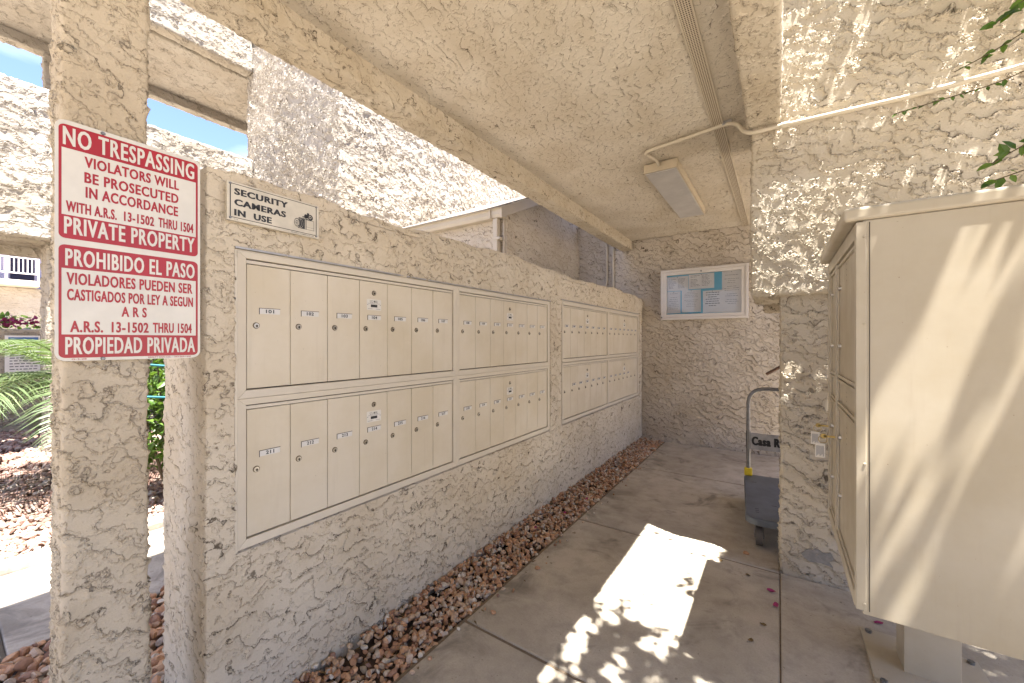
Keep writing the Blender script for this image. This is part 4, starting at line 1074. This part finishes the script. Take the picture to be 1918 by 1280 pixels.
hs = MB().tube([(-3.75, .80, 1.13), (-3.72, 1.00, 1.10), (-3.73, 1.2, 1.12)], .008, 8).tube([(-3.75, .80, .90), (-3.72, 1.00, .87), (-3.73, 1.2, .88)], .008, 8).build('garden_hose', 'cable'); prop(hs, 'thin teal hose loops in the shrub behind the gap', 'hose')

# palm with feathery fronds
pm = empty('sago_palm', (-5.15, .80, 0), 'feathery green palm spreading its fronds left of the post', 'palm')
r = np.random.default_rng(8)
crown = Vector((-5.15, .80, .92))
MB().tube([(-5.15, .80, -.04), (-5.15, .80, .45), crown], [.13, .12, .09], 12).build('trunk', 'bark', pm)
def frond(az, L, rise, droop, seed):
    q = np.random.default_rng(seed); H = Vector((math.cos(az), math.sin(az), 0)); S = Vector((-math.sin(az), math.cos(az), 0))
    pts = []
    for k in range(15):
        t = k / 14; pts.append(crown + H * (L * t * (1 - .12 * t)) + Vector((0, 0, rise * t - droop * t * t)))
    b = MB().tube(pts, [.007 * (1 - .8 * k / 14) for k in range(15)], 5)
    V = []; F = []
    nl = 46
    for k in range(nl):
        t = .12 + .88 * k / nl; i = min(int(t * 14), 13); p_ = pts[i].lerp(pts[i + 1], t * 14 - i)
        tg = (pts[i + 1] - pts[i]).normalized(); up = S.cross(tg) * -1
        ll = L * .26 * math.sin(math.pi * (.12 + .82 * t)) * q.uniform(.85, 1.1)
        for sd in (-1, 1):
            dr = (S * sd * .9 + tg * .55 + Vector((0, 0, q.uniform(-.25, .1)))).normalized()
            w = tg * .0065; e = p_ + dr * ll + Vector((0, 0, -ll * .18)); m_ = p_ + dr * ll * .5
            j = len(V); V += [p_ - w, p_ + w, m_ + w * .9, m_ - w * .9, e]
            F += [(j, j + 1, j + 2), (j, j + 2, j + 3), (j + 3, j + 2, j + 4)]
    V = np.array(V); F = np.array(F)
    o = soup('frond', V, F, 'frond', np.repeat(q.random(len(F) // 3) * .5 + q.random() * .5, 3), pm)
    b.build('rachis', 'frond', o)
k = 0
for az in np.arange(0, 2 * math.pi, 2 * math.pi / 13):
    frond(az + .2, 1.35, .60, .95, 30 + k); k += 1
for az in np.arange(0, 2 * math.pi, 2 * math.pi / 9):
    frond(az + .05, 1.0, .95, .60, 60 + k); k += 1
for az in (3.9, 4.5, 5.1, 3.3, 2.9): frond(az, 1.05, .25, .80, 90 + k); k += 1

# prickly pear, terracotta dish, flowers
pp = empty('prickly_pear', (-8.1, .18, 0), 'small prickly pear cactus in front of the garden wall', 'cactus')
def pad(c, rx, rz, tilt):
    V, F = ICO2; V = V * np.array([.035, rx, rz]); ca, sa = math.cos(tilt), math.sin(tilt)
    V = np.stack([V[:, 0], V[:, 1] * ca - V[:, 2] * sa, V[:, 1] * sa + V[:, 2] * ca], 1) + np.array(c)
    soup('pad', V, F, 'cactus', None, pp, None, True)
for c, a, z_, t in (((-8.1, .15, .40), .11, .17, .1), ((-8.1, .05, .68), .09, .14, .3), ((-8.08, .28, .70), .09, .14, -.4), ((-8.1, .36, .92), .07, .10, -.2), ((-8.1, .22, .95), .07, .10, .3), ((-8.1, .12, .14), .12, .18, 0)): pad(c, a, z_, t)
td = MB(); ringp = [(0.30, .10), (.42, .30), (.45, .32), (.43, .33), (.36, .27)]
vs = []; nn = 28
for (rr, zz) in ringp: vs += [(-6.75 + rr * math.cos(2 * math.pi * k / nn), -.02 + rr * math.sin(2 * math.pi * k / nn), zz - .02) for k in range(nn)]
td.add(vs, [(i * nn + k, i * nn + (k + 1) % nn, (i + 1) * nn + (k + 1) % nn, (i + 1) * nn + k) for i in range(4) for k in range(nn)], 0, True)
o = td.build('terracotta_bowl', 'terra', None, (-6.75, .30, 0)); prop(o, 'shallow terracotta bowl under the palm fronds', 'bowl')
fh = empty('flowering_hedge', (-9.5, 1, 0), 'low hedge with pink flowers along the top of the garden wall', 'hedge')
r = np.random.default_rng(17); n = 1800
C = np.stack([r.uniform(-9.7, -9.28, n), r.uniform(-1., 2.2, n), r.uniform(1.1, 1.66, n)], 1)
V, F = leaf_mesh(C, rdir(r, n), rdir(r, n) + np.array([0, 0, .8]), r.uniform(.05, .09, n))
prop(soup('foliage', V, F, 'leaf', np.repeat(r.random(n), 6), fh), kind='stuff')
n = 260; C = np.stack([r.uniform(-9.4, -9.22, n), r.uniform(-1., 1.3, n), r.uniform(1.5, 1.62, n)], 1)
V, F = leaf_mesh(C, rdir(r, n), rdir(r, n) + np.array([0, 0, .8]), r.uniform(.05, .08, n), .9)
prop(soup('flowers', V, F, 'petal', None, fh), kind='stuff')

# ------------------------------------------------------------------ small litter on the floor
def petal(x, y, s, rot_, name, mat, lab, cat, grp, z=.003):
    b = MB(); n = 10; pts = []
    for k in range(n):
        q = 2 * math.pi * k / n; rr = s * (.85 + .25 * random.random()); a = rr * math.cos(q); c = rr * .62 * math.sin(q)
        pts.append((x + a * math.cos(rot_) - c * math.sin(rot_), y + a * math.sin(rot_) + c * math.cos(rot_), z + random.uniform(0, s * .35)))
    b.add(pts + [(x, y, z)], [(k, (k + 1) % n, n) for k in range(n)])
    o = b.build(name, mat, None, (x, y, 0)); prop(o, lab, cat, grp)
def fl_pt(px, py):
    u = (px - 959) / 741.; v = (638 - py) / 741.; a = math.radians(34)
    d = Vector((-math.sin(a) + u * math.cos(a), math.cos(a) + u * math.sin(a), v)); return d * (1.29 / -v)
PT = [(-.032, 2.42, 'magenta petal near the floor joint left of the right pillar'), (-.014, 2.30, 'magenta petal touching the right slab edge below the pillar'),
      (.012, 1.75, 'magenta petal on the line between the slabs, nearest the camera'), (.375, 2.42, 'magenta petal on the concrete behind the locker base plate')]
for i, (x, y, l) in enumerate(PT): petal(x, y, .020, i * 1.3, 'fallen_petal', 'petal', l, 'petal', 'fallen magenta petals', .008)
for (x, y, l) in ((-1.30, 2.62, 'magenta petal on the gravel beside the third slab'), (-1.27, 2.95, 'magenta petal farther along the gravel strip'), (-1.36, 2.30, 'pale magenta petal lying mid gravel strip')):
    petal(x, y, .018, x, 'fallen_petal', 'petal', l, 'petal', 'fallen magenta petals', .028)
for i, (x, y, l) in enumerate(((-.06, 2.12, 'curled dry leaf on the slab near the right edge'), (-.10, 1.98, 'small dry leaf on the slab below the curled one'), (-.28, 2.60, 'dry leaf in the floor joint at the tip of the sun patch'), (-.14, 2.52, 'dry leaf lying along the joint left of the pillar'))):
    petal(x, y, .014, i, 'dry_leaf', 'dryleaf', l, 'leaf', 'dry leaves on the paving', .004)
rr_ = np.random.default_rng(77); n = 150
C = np.stack([rr_.uniform(-1.49, -1.12, n), rr_.uniform(.6, 5.1, n), rr_.uniform(.012, .026, n)], 1); C[C[:, 0] > -1.19, 2] = .002
dd_ = rdir(rr_, n); dd_[:, 2] *= .25
V, F = leaf_mesh(C, dd_, np.tile([0., 0., 1.], (n, 1)), rr_.uniform(.012, .032, n), .35)
o = soup('leaf_litter', V, F, 'dryleaf', None); prop(o, 'thin dry leaf scraps scattered over the gravel strip', 'litter', None, 'stuff')
pb_ = [(-.165, 2.77, .017, 'small brown pebble under the trolley wheel'), (-1.13, 1.93, .016, 'brown pebble strayed onto the slab beside the gravel'), (-1.12, 1.50, .014, 'brown pebble strayed onto the paving nearer the camera')]
for i, (x, y, s0, l) in enumerate(pb_):
    V, F = ICO2; q = np.random.default_rng(50 + i); d = V.copy()
    for k in range(6):
        a = q.normal(size=3); a /= np.linalg.norm(a); dd = d @ a; m_ = dd > .65; d[m_] -= np.outer(dd[m_] - .65, a)
    o = soup('pebble', d * np.array([1.2, .85, .6]) * s0 + np.array([x, y, s0 * .42]), F, 'stone', np.full(len(F), .3), None, (x, y, 0)); prop(o, l, 'pebble', 'stray pebbles on the paving')
